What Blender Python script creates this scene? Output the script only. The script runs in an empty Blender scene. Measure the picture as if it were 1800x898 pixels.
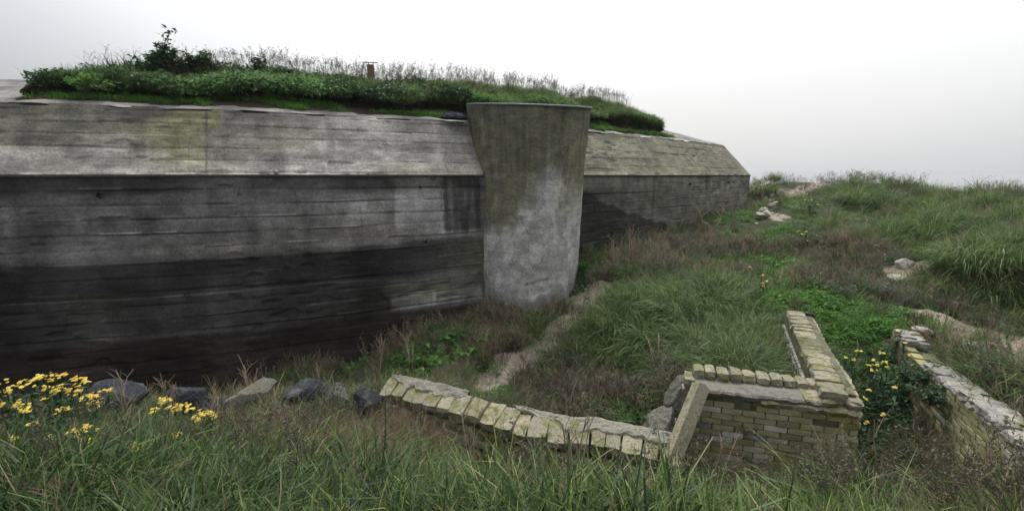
import bpy, math, random
import numpy as np
from mathutils import Vector, Matrix, Euler

# ------------------------------------------------------------------ camera, sky, sun, exposure
SC = bpy.context.scene
FOC = 820.0                                    # focal length in pixels of the 1800 px wide photograph
PITCH = math.atan(141 / FOC)
cam_d = bpy.data.cameras.new('camera'); cam = bpy.data.objects.new('camera', cam_d)
SC.collection.objects.link(cam); SC.camera = cam
cam_d.sensor_width = 36; cam_d.lens = FOC / 1800 * 36
cam_d.clip_start = 0.05; cam_d.clip_end = 6000
cam.rotation_euler = (math.pi / 2 - PITCH, 0, 0)

SUN_EL, SUN_AZ = math.radians(58), math.radians(8)   # azimuth from +Y towards +X
sun_dir = Vector((math.sin(SUN_AZ) * math.cos(SUN_EL), math.cos(SUN_AZ) * math.cos(SUN_EL), math.sin(SUN_EL)))
sl = bpy.data.lights.new('sun', 'SUN'); sl.energy = 1.5; sl.angle = math.radians(14); sl.color = (1, 0.97, 0.93)
so = bpy.data.objects.new('sun', sl); SC.collection.objects.link(so)
so.rotation_euler = sun_dir.to_track_quat('Z', 'Y').to_euler()

W = bpy.data.worlds.new('World'); SC.world = W; W.use_nodes = True
wn, wl = W.node_tree.nodes, W.node_tree.links
wn.clear()
wo = wn.new('ShaderNodeOutputWorld'); bg = wn.new('ShaderNodeBackground'); bg.inputs[1].default_value = 0.1
sky = wn.new('ShaderNodeTexSky'); sky.sky_type = 'NISHITA'; sky.sun_disc = False
sky.sun_elevation = SUN_EL; sky.sun_rotation = SUN_AZ; sky.dust_density = 6; sky.air_density = 1.5
# fog bank: a pale veil, brightest round the hidden sun
tc = wn.new('ShaderNodeTexCoord')
dot = wn.new('ShaderNodeVectorMath'); dot.operation = 'DOT_PRODUCT'
nrm = wn.new('ShaderNodeVectorMath'); nrm.operation = 'NORMALIZE'
wl.new(tc.outputs['Generated'], nrm.inputs[0]); wl.new(nrm.outputs[0], dot.inputs[0])
def heading(az, el): return Vector((math.sin(az) * math.cos(el), math.cos(az) * math.cos(el), math.sin(el)))
dot.inputs[1].default_value = heading(math.radians(15), math.radians(50))
half = wn.new('ShaderNodeMapRange'); half.inputs[1].default_value = -1; half.inputs[2].default_value = 1; half.inputs[3].default_value = 0; half.inputs[4].default_value = 1
wl.new(dot.outputs['Value'], half.inputs[0])
ramp = wn.new('ShaderNodeValToRGB'); wl.new(half.outputs[0], ramp.inputs[0])
cr = ramp.color_ramp; cr.interpolation = 'LINEAR'
stops = [(-1, (0.26, 0.27, 0.28)), (0.2, (0.225, 0.233, 0.245)), (0.41, (0.228, 0.237, 0.25)), (0.50, (0.28, 0.288, 0.30)), (0.57, (0.34, 0.346, 0.353)), (0.66, (0.375, 0.378, 0.381)), (0.84, (0.395, 0.395, 0.395)), (1, (0.56, 0.56, 0.55))]
while len(cr.elements) < len(stops): cr.elements.new(0.5)
for el, (p_, c_) in zip(cr.elements, stops): el.position = (p_ + 1) / 2; el.color = (*c_, 1)
sc10 = wn.new('ShaderNodeVectorMath'); sc10.operation = 'SCALE'; sc10.inputs['Scale'].default_value = 10.0
sep = wn.new('ShaderNodeSeparateXYZ'); wl.new(nrm.outputs[0], sep.inputs[0])      # overcast sky: brighter overhead than at the horizon
lift = wn.new('ShaderNodeMapRange'); lift.inputs[1].default_value = 0; lift.inputs[2].default_value = 1; lift.inputs[3].default_value = 10.0; lift.inputs[4].default_value = 26.0
wl.new(sep.outputs['Z'], lift.inputs[0]); wl.new(lift.outputs[0], sc10.inputs['Scale'])
wl.new(ramp.outputs[0], sc10.inputs[0])
mx = wn.new('ShaderNodeMix'); mx.data_type = 'RGBA'; mx.inputs[0].default_value = 0.95
wl.new(sky.outputs[0], mx.inputs[6]); wl.new(sc10.outputs[0], mx.inputs[7])
wl.new(mx.outputs[2], bg.inputs[0]); wl.new(bg.outputs[0], wo.inputs[0])
SC.view_settings.view_transform = 'Standard'; SC.view_settings.look = 'None'
SC.view_settings.gamma = 1; SC.view_settings.exposure = 1.0
SC.cycles.max_bounces = 4; SC.cycles.diffuse_bounces = 2; SC.cycles.transparent_max_bounces = 8
SC.cycles.use_denoising = True

rng = np.random.default_rng(7)
COL = SC.collection

# ------------------------------------------------------------------ survey helpers
cP, sP = math.cos(PITCH), math.sin(PITCH)
def ray(x, y):
    u = (x - 900) / FOC; v = (449 - y) / FOC
    return np.array([u, cP + v * sP, -sP + v * cP])
def at(x, y, D):
    r = ray(x, y); return r * (D / r[1])
def proj(P):
    P = np.asarray(P, float)
    cd = P[..., 1] * cP - P[..., 2] * sP
    cu = P[..., 1] * sP + P[..., 2] * cP
    return 900 + FOC * P[..., 0] / cd, 449 - FOC * cu / cd

def _h(ix, iy, iz):
    n = (ix.astype(np.int64) * 374761393 + iy.astype(np.int64) * 668265263 + iz.astype(np.int64) * 1274126177) & 0xffffffff
    n = ((n ^ (n >> 13)) * 1274126177) & 0xffffffff
    n = ((n ^ (n >> 16)) * 2246822519) & 0xffffffff
    return (n ^ (n >> 15)) / 4294967295.0
def vn(x, y, z=0.0):
    x, y, z = np.broadcast_arrays(np.asarray(x, float), np.asarray(y, float), np.asarray(z, float))
    xi, yi, zi = np.floor(x), np.floor(y), np.floor(z)
    fx, fy, fz = x - xi, y - yi, z - zi
    fx = fx * fx * (3 - 2 * fx); fy = fy * fy * (3 - 2 * fy); fz = fz * fz * (3 - 2 * fz)
    r = 0
    for a in (0, 1):
        for b in (0, 1):
            for c in (0, 1):
                w = (fx if a else 1 - fx) * (fy if b else 1 - fy) * (fz if c else 1 - fz)
                r = r + w * _h(xi + a, yi + b, zi + c)
    return r * 2 - 1
def fbm(x, y, z=0.0, o=4):
    s = 0; a = 0.5
    for k in range(o):
        s = s + a * vn(np.asarray(x) * 2 ** k + 13.7 * k, np.asarray(y) * 2 ** k - 7.1 * k, np.asarray(z) * 2 ** k + 3.3 * k); a *= 0.5
    return s
def sst(a, b, x):
    t = np.clip((x - a) / (b - a), 0, 1); return t * t * (3 - 2 * t)

# ------------------------------------------------------------------ mesh helpers
class Acc:
    def __init__(s): s.v = []; s.t = []; s.q = []; s.tt = []; s.n = 0
    def add(s, v, tris=None, quads=None, tint=0.5):
        v = np.asarray(v, float).reshape(-1, 3)
        s.v.append(v); s.tt.append(np.broadcast_to(np.asarray(tint, float), (len(v),)))
        if tris is not None and len(tris): s.t.append(np.asarray(tris, int) + s.n)
        if quads is not None and len(quads): s.q.append(np.asarray(quads, int) + s.n)
        s.n += len(v)
    def mesh(s, name, mat, smooth=False, attrs=None, off=(0, 0, 0)):
        v = np.concatenate(s.v) - np.asarray(off)
        t = np.concatenate(s.t) if s.t else np.zeros((0, 3), int)
        q = np.concatenate(s.q) if s.q else np.zeros((0, 4), int)
        me = bpy.data.meshes.new(name)
        me.vertices.add(len(v)); me.vertices.foreach_set('co', v.astype('f4').ravel())
        loops = np.concatenate([t.ravel(), q.ravel()]).astype('i4')
        me.loops.add(len(loops)); me.loops.foreach_set('vertex_index', loops)
        me.polygons.add(len(t) + len(q))
        st = np.concatenate([np.arange(len(t)) * 3, len(t) * 3 + np.arange(len(q)) * 4]).astype('i4')
        me.polygons.foreach_set('loop_start', st)
        me.polygons.foreach_set('use_smooth', np.full(len(st), smooth))
        me.update(calc_edges=True)
        a = me.attributes.new('tint', 'FLOAT', 'POINT'); a.data.foreach_set('value', np.concatenate(s.tt).astype('f4'))
        for k, arr in (attrs or {}).items():
            arr = np.asarray(arr, 'f4')
            if arr.ndim == 1:
                a = me.attributes.new(k, 'FLOAT', 'POINT'); a.data.foreach_set('value', arr)
            else:
                a = me.attributes.new(k, 'FLOAT_VECTOR', 'POINT'); a.data.foreach_set('vector', arr.ravel())
        me.materials.append(mat)
        return me
def link(name, me, parent=None, loc=(0, 0, 0), rot=(0, 0, 0), scl=(1, 1, 1)):
    o = bpy.data.objects.new(name, me); COL.objects.link(o)
    o.location = loc; o.rotation_euler = rot; o.scale = scl
    if parent is not None: o.parent = parent
    return o
def tag(o, label=None, cat=None, group=None, kind=None):
    if label: o['label'] = label
    if cat: o['category'] = cat
    if group: o['group'] = group
    if kind: o['kind'] = kind
    return o
def empty(name, loc, label, cat, group=None):
    o = link(name, None, None, loc); o.empty_display_size = 0.1
    return tag(o, label, cat, group)
def gridq(nu, nv):
    i = np.arange(nu * nv).reshape(nu, nv)
    return np.stack([i[:-1, :-1], i[1:, :-1], i[1:, 1:], i[:-1, 1:]], -1).reshape(-1, 4)
def tube(acc, pts, rad, k=5, tint=0.5, cap=True):
    pts = np.asarray(pts, float); n = len(pts)
    rad = np.broadcast_to(np.asarray(rad, float), (n,))
    d = np.gradient(pts, axis=0); d /= np.linalg.norm(d, axis=1, keepdims=True) + 1e-9
    up = np.array([0, 0, 1.0]) if abs(d[0, 2]) < 0.9 else np.array([1.0, 0, 0])
    a = np.cross(d, up); a /= np.linalg.norm(a, axis=1, keepdims=True) + 1e-9
    b = np.cross(d, a)
    th = np.arange(k) / k * 2 * np.pi
    v = pts[:, None] + rad[:, None, None] * (np.cos(th)[None, :, None] * a[:, None] + np.sin(th)[None, :, None] * b[:, None])
    idx = np.arange(n * k).reshape(n, k)
    q = np.stack([idx[:-1], np.roll(idx[:-1], -1, 1), np.roll(idx[1:], -1, 1), idx[1:]], -1).reshape(-1, 4)
    tr = []
    if cap:
        v = np.concatenate([v.reshape(-1, 3), pts[-1:], pts[:1]])
        tr = [[idx[-1, j], idx[-1, (j + 1) % k], n * k] for j in range(k)] + [[idx[0, (j + 1) % k], idx[0, j], n * k + 1] for j in range(k)]
    acc.add(v, tris=tr if cap else None, quads=q, tint=tint)

# ------------------------------------------------------------------ materials
class Mt:
    def __init__(s, name):
        s.m = bpy.data.materials.new(name); s.m.use_nodes = True
        s.n = s.m.node_tree.nodes; s.l = s.m.node_tree.links
        s.b = s.n['Principled BSDF']; s.o = s.n['Material Output']
        s.b.inputs['Roughness'].default_value = 0.9; s.b.inputs['Specular IOR Level'].default_value = 0.2
    def coord(s, kind='Object'):
        t = s.n.new('ShaderNodeTexCoord'); return t.outputs[kind]
    def pos(s):
        return s.n.new('ShaderNodeNewGeometry').outputs['Position']
    def map(s, v, sc):
        m = s.n.new('ShaderNodeMapping'); m.inputs['Scale'].default_value = sc; s.l.new(v, m.inputs[0]); return m.outputs[0]
    def noise(s, v, scale, detail=4, rough=0.6, dist=0):
        t = s.n.new('ShaderNodeTexNoise'); t.inputs['Scale'].default_value = scale
        t.inputs['Detail'].default_value = detail; t.inputs['Roughness'].default_value = rough; t.inputs['Distortion'].default_value = dist
        s.l.new(v, t.inputs['Vector']); return t.outputs[0]
    def vor(s, v, scale, feat='F1'):
        t = s.n.new('ShaderNodeTexVoronoi'); t.feature = feat; t.inputs['Scale'].default_value = scale
        s.l.new(v, t.inputs['Vector']); return t.outputs['Distance']
    def rng(s, v, a, b, c=0, d=1):
        t = s.n.new('ShaderNodeMapRange'); t.inputs[1].default_value = a; t.inputs[2].default_value = b
        t.inputs[3].default_value = c; t.inputs[4].default_value = d; s.l.new(v, t.inputs[0]); return t.outputs[0]
    def ramp(s, v, stops):
        t = s.n.new('ShaderNodeValToRGB'); r = t.color_ramp
        while len(r.elements) < len(stops): r.elements.new(0.5)
        for el, (p, c) in zip(r.elements, stops): el.position = p; el.color = (*c, 1)
        s.l.new(v, t.inputs[0]); return t.outputs[0]
    def mix(s, f, a, b, mode='MIX'):
        t = s.n.new('ShaderNodeMix'); t.data_type = 'RGBA'; t.blend_type = mode
        for k, x in ((0, f), (6, a), (7, b)):
            if isinstance(x, (int, float)): t.inputs[k].default_value = x
            elif isinstance(x, tuple): t.inputs[k].default_value = (*x, 1)
            else: s.l.new(x, t.inputs[k])
        return t.outputs[2]
    def math(s, op, a, b=0.0):
        t = s.n.new('ShaderNodeMath'); t.operation = op
        for k, x in ((0, a), (1, b)):
            if isinstance(x, (int, float)): t.inputs[k].default_value = x
            else: s.l.new(x, t.inputs[k])
        return t.outputs[0]
    def attr(s, name, out='Fac'):
        t = s.n.new('ShaderNodeAttribute'); t.attribute_name = name; return t.outputs[out]
    def rand(s): return s.n.new('ShaderNodeObjectInfo').outputs['Random']
    def bump(s, h, strength=0.5, dist=0.02):
        t = s.n.new('ShaderNodeBump'); t.inputs['Strength'].default_value = strength; t.inputs['Distance'].default_value = dist
        s.l.new(h, t.inputs['Height']); s.l.new(t.outputs[0], s.b.inputs['Normal'])
    def col(s, c):
        if isinstance(c, tuple): s.b.inputs['Base Color'].default_value = (*c, 1)
        else: s.l.new(c, s.b.inputs['Base Color'])
        return s
    def xlate(s, c, f=0.3):
        tr = s.n.new('ShaderNodeBsdfTranslucent'); ms = s.n.new('ShaderNodeMixShader'); ms.inputs[0].default_value = f
        s.l.new(c, tr.inputs[0]); s.l.new(s.b.outputs[0], ms.inputs[1]); s.l.new(tr.outputs[0], ms.inputs[2]); s.l.new(ms.outputs[0], s.o.inputs[0])
        return s

def m_concrete(name):
    """albedo from the surveyed stain attribute (lum, moss, rust) broken up with fine noise"""
    m = Mt(name); p = m.pos()
    lum = m.math('MULTIPLY', m.attr('lum'), 0.90); moss = m.attr('moss'); rust = m.attr('rust')
    n1 = m.noise(p, 3.0, 8, 0.7); n2 = m.noise(p, 22, 8, 0.78); n3 = m.noise(m.map(p, (0.9, 0.9, 9)), 1.6, 7, 0.72)
    n4 = m.noise(m.map(p, (5, 5, 0.7)), 2.0, 5, 0.65)
    k = m.math('MULTIPLY', m.rng(n1, 0.32, 0.68, 0.72, 1.28), m.rng(n2, 0.35, 0.65, 0.66, 1.36))
    k = m.math('MULTIPLY', k, m.rng(n3, 0.35, 0.65, 0.85, 1.15))
    k = m.math('MULTIPLY', k, m.rng(n4, 0.35, 0.65, 0.93, 1.06))
    scr = m.noise(m.map(p, (1.2, 1.2, 14)), 5, 4, 0.6, 0.6)
    k = m.math('MULTIPLY', k, m.rng(scr, 0.63, 0.70, 1.0, 1.3))
    crk = m.vor(m.map(m.mix(0.12, p, m.noise(p, 3.5, 4)), (1, 1, 1.6)), 1.1, 'DISTANCE_TO_EDGE')
    k = m.math('MULTIPLY', k, m.math('MAXIMUM', m.rng(crk, 0.002, 0.006, 0.65, 1.0), m.rng(n1, 0.50, 0.53, 0, 1)))
    pit = m.noise(m.map(p, (1, 1, 2.2)), 13, 6, 0.75)
    k = m.math('MULTIPLY', k, m.rng(pit, 0.33, 0.37, 0.45, 1.0))
    lum = m.math('MULTIPLY', lum, k)
    cc = m.n.new('ShaderNodeCombineColor')
    m.l.new(lum, cc.inputs[0]); m.l.new(m.math('MULTIPLY', lum, 0.98), cc.inputs[1]); m.l.new(m.math('MULTIPLY', lum, 0.945), cc.inputs[2])
    c = m.mix(m.math('MULTIPLY', moss, m.rng(n1, 0.35, 0.6, 0.5, 1.0)), cc.outputs[0], m.mix(1.0, cc.outputs[0], (0.92, 0.92, 0.52), 'MULTIPLY'))
    c = m.mix(rust, c, m.mix(1.0, c, (1.0, 0.72, 0.66), 'MULTIPLY'))
    c = m.mix(m.rng(m.vor(p, 30), 0.06, 0.1, 0.7, 0), c, (0.02, 0.02, 0.02))
    m.col(c); m.b.inputs['Roughness'].default_value = 0.93
    m.bump(m.math('ADD', n2, m.math('MULTIPLY', n1, 1.5)), 0.75, 0.02)
    return m.m

def m_veg(name, stops, tr=0.3, rnd=0.35, rough=0.55, patch=0.0):
    m = Mt(name)
    f = m.math('ADD', m.math('MULTIPLY', m.attr('tint'), 1 - rnd), m.math('MULTIPLY', m.rand(), rnd))
    if patch: f = m.math('ADD', f, m.rng(m.noise(m.pos(), 0.9, 3), 0.3, 0.7, -patch, patch))
    c = m.ramp(f, stops); m.col(c); m.b.inputs['Roughness'].default_value = rough; m.b.inputs['Specular IOR Level'].default_value = 0.25
    if tr: m.xlate(c, tr)
    return m.m

def m_stone(name, base, lichen, amount=0.5, dark=(0.05, 0.045, 0.04), bump=0.8):
    m = Mt(name); p = m.pos(); r = m.rand()
    n1 = m.noise(p, 5, 6, 0.65); n2 = m.noise(p, 38, 5, 0.7); n3 = m.noise(p, 14, 5, 0.65)
    c = m.mix(m.rng(n2, 0.3, 0.7), tuple(x * 0.55 for x in base), tuple(min(1, x * 1.35) for x in base))
    c = m.mix(1.0, c, m.ramp(r, [(0, (0.72, 0.72, 0.76)), (0.6, (1, 1, 1)), (1, (1.15, 1.1, 1.0))]), 'MULTIPLY')
    c = m.mix(m.rng(m.math('ADD', n1, m.math('MULTIPLY', m.math('SUBTRACT', n3, 0.5), 0.5)), 0.62 - amount * 0.35, 0.72 - amount * 0.25), c, m.mix(m.rng(n3, 0.35, 0.65), lichen, tuple(x * 0.55 for x in lichen)))
    c = m.mix(m.rng(m.noise(p, 9, 5, 0.7), 0.57, 0.66, 0, 0.75), c, dark)
    m.col(c); m.bump(m.math('ADD', n2, n3), bump, 0.015)
    return m.m

M = {}
M['concrete'] = m_concrete('weathered_concrete')
M['grass'] = m_veg('long_grass', [(0, (0.022, 0.045, 0.012)), (0.35, (0.072, 0.125, 0.020)), (0.7, (0.18, 0.25, 0.055)), (1, (0.42, 0.37, 0.21))], 0.4)
M['grass_darkened'] = m_veg('darkened_grass', [(0, (0.008, 0.024, 0.010)), (0.5, (0.036, 0.074, 0.016)), (0.8, (0.125, 0.19, 0.05)), (1, (0.28, 0.25, 0.14))], 0.35)  # long green grass, with vignette darkening of the left corner put into its colour
M['marram'] = m_veg('marram', [(0, (0.035, 0.07, 0.02)), (0.4, (0.095, 0.16, 0.045)), (0.75, (0.20, 0.27, 0.10)), (1, (0.46, 0.40, 0.25))], 0.4)
M['turf'] = m_veg('turf', [(0, (0.04, 0.12, 0.018)), (0.6, (0.10, 0.24, 0.035)), (1, (0.19, 0.33, 0.07))], 0.4)
M['dry'] = m_veg('dry_stalks', [(0, (0.10, 0.07, 0.05)), (0.5, (0.28, 0.205, 0.15)), (1, (0.55, 0.46, 0.34))], 0.15)
M['straw'] = m_veg('straw', [(0, (0.14, 0.11, 0.065)), (0.5, (0.28, 0.23, 0.145)), (1, (0.48, 0.41, 0.28))], 0.3)
M['brush'] = m_veg('brown_brush', [(0, (0.04, 0.028, 0.025)), (0.5, (0.14, 0.10, 0.08)), (1, (0.44, 0.35, 0.27))], 0.1)
M['grey_brush'] = m_veg('grey_brush', [(0, (0.07, 0.08, 0.06)), (0.6, (0.16, 0.18, 0.13)), (1, (0.32, 0.32, 0.26))], 0.15)
M['leaf'] = m_veg('broad_leaves', [(0, (0.035, 0.10, 0.025)), (0.6, (0.11, 0.235, 0.055)), (0.93, (0.20, 0.33, 0.10)), (1, (0.48, 0.44, 0.08))], 0.45, 0.2)
M['leaf_dark'] = m_veg('bush_leaves', [(0, (0.018, 0.045, 0.022)), (0.7, (0.05, 0.105, 0.045)), (1, (0.12, 0.20, 0.09))], 0.35, 0.2)
M['leaf_pale'] = m_veg('creeper_leaves', [(0, (0.07, 0.16, 0.055)), (0.6, (0.19, 0.33, 0.12)), (1, (0.33, 0.47, 0.24))], 0.45, 0.2)
M['yellow'] = m_veg('yellow_petals', [(0, (0.60, 0.42, 0.04)), (1, (0.86, 0.68, 0.14))], 0.2, 0.3)
M['twig'] = m_veg('dead_twigs', [(0, (0.18, 0.12, 0.09)), (1, (0.46, 0.37, 0.28))], 0)
M['bark'] = m_veg('bark', [(0, (0.03, 0.025, 0.02)), (1, (0.09, 0.07, 0.055))], 0)
M['seed'] = m_veg('seed_heads', [(0, (0.05, 0.045, 0.035)), (0.6, (0.12, 0.11, 0.07)), (1, (0.22, 0.19, 0.12))], 0.2)
def m_brick():
    m = Mt('mossy_brick'); p = m.pos(); r = m.rand()
    n1 = m.noise(p, 1.6, 5, 0.6); n2 = m.noise(p, 45, 5, 0.7); n3 = m.noise(p, 9, 5, 0.65)
    c = m.ramp(r, [(0, (0.17, 0.155, 0.09)), (0.35, (0.30, 0.28, 0.18)), (0.62, (0.26, 0.25, 0.13)), (0.82, (0.36, 0.35, 0.29)), (0.96, (0.44, 0.43, 0.40))])
    g = m.ramp(r, [(0, (0.18, 0.18, 0.065)), (0.6, (0.27, 0.26, 0.105)), (1, (0.34, 0.33, 0.19))])
    c = m.mix(m.rng(n1, 0.42, 0.60, 0, 0.85), c, g)
    c = m.mix(m.rng(m.noise(p, 2.3, 4), 0.56, 0.70, 0, 0.6), c, (0.30, 0.22, 0.10))
    c = m.mix(1.0, c, m.ramp(m.math('ADD', m.math('MULTIPLY', n2, 0.6), m.math('MULTIPLY', n3, 0.4)), [(0.3, (0.55, 0.55, 0.55)), (0.7, (1.35, 1.35, 1.35))]), 'MULTIPLY')
    m.col(c); m.bump(n2, 0.5, 0.01); return m.m
M['brick_face'] = m_brick()
M['coping'] = m_stone('lichened_coping_brick', (0.265, 0.245, 0.185), (0.20, 0.20, 0.095), 0.5, (0.10, 0.095, 0.06))
M['mortar'] = m_stone('old_mortar', (0.13, 0.125, 0.09), (0.09, 0.095, 0.035), 0.5, (0.05, 0.05, 0.03))
M['mortar_cap'] = m_stone('grey_mortar', (0.235, 0.222, 0.185), (0.25, 0.25, 0.14), 0.18, (0.07, 0.065, 0.06), 1.0)
M['mortar_white'] = m_stone('white_lime_mortar', (0.30, 0.29, 0.27), (0.17, 0.17, 0.09), 0.4, (0.05, 0.05, 0.045), 1.0)
M['post'] = m_stone('pale_concrete_beam', (0.36, 0.33, 0.23), (0.24, 0.23, 0.11), 0.4, (0.15, 0.14, 0.09), 0.4)
M['slate'] = m_stone('dark_slate', (0.034, 0.038, 0.046), (0.13, 0.135, 0.13), 0.25, (0.02, 0.022, 0.03), 0.9)
M['lichen_rock'] = m_stone('grey_lichened_rock', (0.13, 0.13, 0.12), (0.17, 0.175, 0.12), 0.35, (0.03, 0.03, 0.025), 1.0)
M['rubble'] = m_stone('pale_rubble', (0.42, 0.39, 0.35), (0.28, 0.26, 0.2), 0.3, (0.16, 0.13, 0.1), 0.8)

def m_ground():
    m = Mt('soil_and_sand'); p = m.pos()
    n1 = m.noise(p, 1.2, 6, 0.6); n2 = m.noise(p, 22, 6, 0.7); n3 = m.noise(p, 6, 5, 0.65)
    soil = m.ramp(n2, [(0.3, (0.02, 0.017, 0.012)), (0.55, (0.05, 0.042, 0.028)), (0.75, (0.10, 0.08, 0.055))])
    green = m.mix(m.rng(n3, 0.45, 0.6, 0, 0.7), soil, (0.03, 0.06, 0.018))
    sand = m.ramp(m.math('ADD', m.math('MULTIPLY', n2, 0.6), m.math('MULTIPLY', n3, 0.4)), [(0.32, (0.11, 0.085, 0.065)), (0.47, (0.25, 0.21, 0.165)), (0.65, (0.40, 0.35, 0.28))])
    f = m.rng(m.math('ADD', m.attr('sand'), m.math('MULTIPLY', m.math('SUBTRACT', n3, 0.5), 0.9)), 0.40, 0.56)
    m.col(m.mix(f, green, sand))
    m.bump(m.math('ADD', n2, n3), 1.0, 0.05)
    return m.m
M['ground'] = m_ground()
def simple(name, c, rough=0.6, metal=0.0, var=0.35):
    m = Mt(name); n = m.noise(m.pos(), 20, 5, 0.65)
    m.col(m.mix(m.rng(n, 0.3, 0.7), tuple(x * (1 - var) for x in c), tuple(x * (1 + var) for x in c)))
    m.b.inputs['Roughness'].default_value = rough; m.b.inputs['Metallic'].default_value = metal
    m.bump(n, 0.3, 0.01); return m.m
M['lead'] = simple('dull_metal_band', (0.14, 0.155, 0.17), 0.6, 0.3)
M['rust'] = simple('rusty_metal', (0.20, 0.085, 0.05), 0.8, 0.1)
M['cloth'] = simple('dark_cloth', (0.018, 0.024, 0.04), 0.7)
M['rubber'] = simple('dark_pipe', (0.03, 0.022, 0.018), 0.7)
M['soil_mound'] = simple('dark_roof_soil', (0.030, 0.021, 0.014), 0.95, 0, 0.5)
M['hole'] = simple('dark_hole', (0.006, 0.006, 0.006), 0.9)

# ------------------------------------------------------------------ bunker plan: the edge where the slope meets the roof
QA = (0.02413988, 0.66633861, 12.80523095)
TX = np.concatenate([np.linspace(-18, -9.3, 60, endpoint=False), np.linspace(-9.3, 9.34, 1200)])
TY = np.where(TX > -9.3, QA[0] * TX**2 + QA[1] * TX + QA[2], 0)
_m0 = 2 * QA[0] * -9.3 + QA[1]; _y0 = QA[0] * 9.3**2 - QA[1] * 9.3 + QA[2]
TY = np.where(TX > -9.3, TY, _y0 + _m0 * (TX + 9.3))
_s = np.concatenate([[0], np.cumsum(np.hypot(np.diff(TX), np.diff(TY)))])
U_END = _s[-1]
def edge(u):
    u = np.asarray(u, float); x = np.interp(u, _s, TX); y = np.interp(u, _s, TY)
    tx = np.interp(u, _s, np.gradient(TX, _s)); ty = np.interp(u, _s, np.gradient(TY, _s))
    l = np.hypot(tx, ty); tx /= l; ty /= l
    over = np.maximum(u - U_END, 0)
    return x + tx * over, y + ty * over, tx, ty            # outward normal = (ty, -tx)
SB, RISE, HIP = 0.8, 1.3, 1.5
def u_of_px(x, z=0.0, out=0.8):
    us = np.linspace(0, U_END + HIP, 4000); a, b, tx, ty = edge(us)
    q, _ = proj(np.stack([a + ty * out, b - tx * out, np.full_like(a, z)], -1))
    return float(np.interp(x, q, us))
TOWER = (0.44, 12.3)

# ------------------------------------------------------------------ terrain
CT = []
def c3(x, y, z): CT.append((x, y, z))
def cp(x, y, D): CT.append(tuple(at(x, y, D)))
for a in [(0, -4, -1.5), (-7, -3, -1.7), (7, -3, -1.5), (0, 0, -1.62), (-4, 0, -1.8), (4, 0, -1.6), (-1.5, 2, -1.95), (0, 2, -1.95), (1.5, 2, -1.95), (-3.5, 2.2, -2.05), (3, 1.8, -1.9),
          (-6, 2, -2.2), (5, 2, -1.8), (-9, 3, -2.8), (-5.3, 4.4, -2.78), (-3.6, 4.2, -2.78), (-3.6, 5.0, -3.0), (-5.3, 5.1, -3.05), (-2.0, 4.9, -3.0), (-1.9, 4.1, -2.72), (-0.9, 3.6, -2.76), (0.1, 3.2, -2.8), (1.2, 3.05, -2.78), (2.0, 3.1, -2.84), (2.9, 2.95, -2.70), (3.9, 2.75, -2.3),
          (-1.1, 4.75, -3.12), (0, 4.15, -3.65), (0.9, 3.85, -3.7), (1.8, 3.85, -3.7), (2.7, 3.85, -3.6), (3.4, 3.75, -3.5),
          (4.15, 4.5, -3.6), (4.7, 5.45, -3.5), (5.15, 6.3, -3.2), (5.3, 7.3, -2.72), (3.9, 3.9, -3.5),
          (3.0, 5.3, -2.95), (3.85, 6.3, -2.8), (2.9, 6.3, -2.72), (2.1, 6.0, -3.0), (2.35, 5.5, -3.1),
          (4.9, 3.4, -2.35), (5.3, 4.3, -2.42), (5.75, 5.2, -2.42), (6.25, 6.2, -2.42), (6.5, 7.2, -2.25), (7.5, 4, -1.9), (7.5, 6, -2.1),
          (-2.4, 5.8, -3.05), (-4, 5.7, -3.1), (-6, 5.8, -3.1), (-8.5, 5, -3.3), (-4, 7.2, -4.25), (-7, 6.8, -4.25), (-11, 6.5, -4.0), (-15, 6, -4.2), (-2.4, 7.2, -3.95), (-3, 8.8, -4.4), (-5, 8.2, -4.5),
          (-1.5, 6.7, -3.6), (0, 6.0, -3.6), (1, 5.5, -3.7), (1.7, 5.2, -3.6), (0.5, 7, -3.65),
          (10, 4, -1.5), (13, 8, -1.1), (18, 14, -0.8), (16, 20, -0.6), (12, 2, -1.4), (20, 5, -1),
          (0, 22, -1.5), (-10, 18, -3), (-16, 14, -3.5), (6, 26, -1.0),
          (11, 28, -1.2), (16, 28, -2.0), (24, 26, -2.5), (24, 16, -1.6), (30, 8, -1.6)]: c3(*a)
for a in [(920, 553, 10.9), (1003, 507, 11.7), (1020, 472, 12.5), (1024, 443, 13.5), (1150, 408, 15.8), (1308, 388, 21.4), (690, 612, 10.2), (842, 555, 11.0), (520, 670, 8.9),
          (1345, 312, 24), (1440, 322, 22), (1520, 318, 20), (1600, 343, 17), (1700, 352, 15.5), (1790, 356, 13.5), (1370, 360, 19), (1400, 420, 14), (1480, 400, 15), (1600, 400, 13),
          (1550, 470, 10.5), (1620, 500, 9.0), (1620, 455, 10.8), (1700, 600, 7.0), (1640, 560, 7.6), (1780, 640, 6.0),
          (1700, 512, 8.45), (1745, 512, 8.3), (1795, 520, 8.1), (1700, 552, 8.1), (1745, 558, 7.95), (1795, 565, 7.75), (1690, 470, 8.9), (1790, 440, 8.8), (1150, 520, 9.6), (1230, 520, 9.0), (1100, 560, 9.0), (1060, 590, 8.9), (1180, 620, 7.6), (1100, 470, 11.5), (1250, 450, 13.0), (1300, 500, 10),
          (1350, 560, 8.0), (1450, 530, 8.5), (1560, 560, 7.6), (1500, 450, 11), (960, 600, 9.3), (880, 650, 8.3), (820, 690, 7.4), (1050, 660, 8.0), (1100, 700, 6.9), (1000, 700, 7.0), (1030, 530, 11.0), (760, 620, 9.2)]: cp(*a)
CT = np.array(CT)
_EPS = 0.35
def _phi(d2): return np.sqrt(d2 + _EPS**2)
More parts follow.
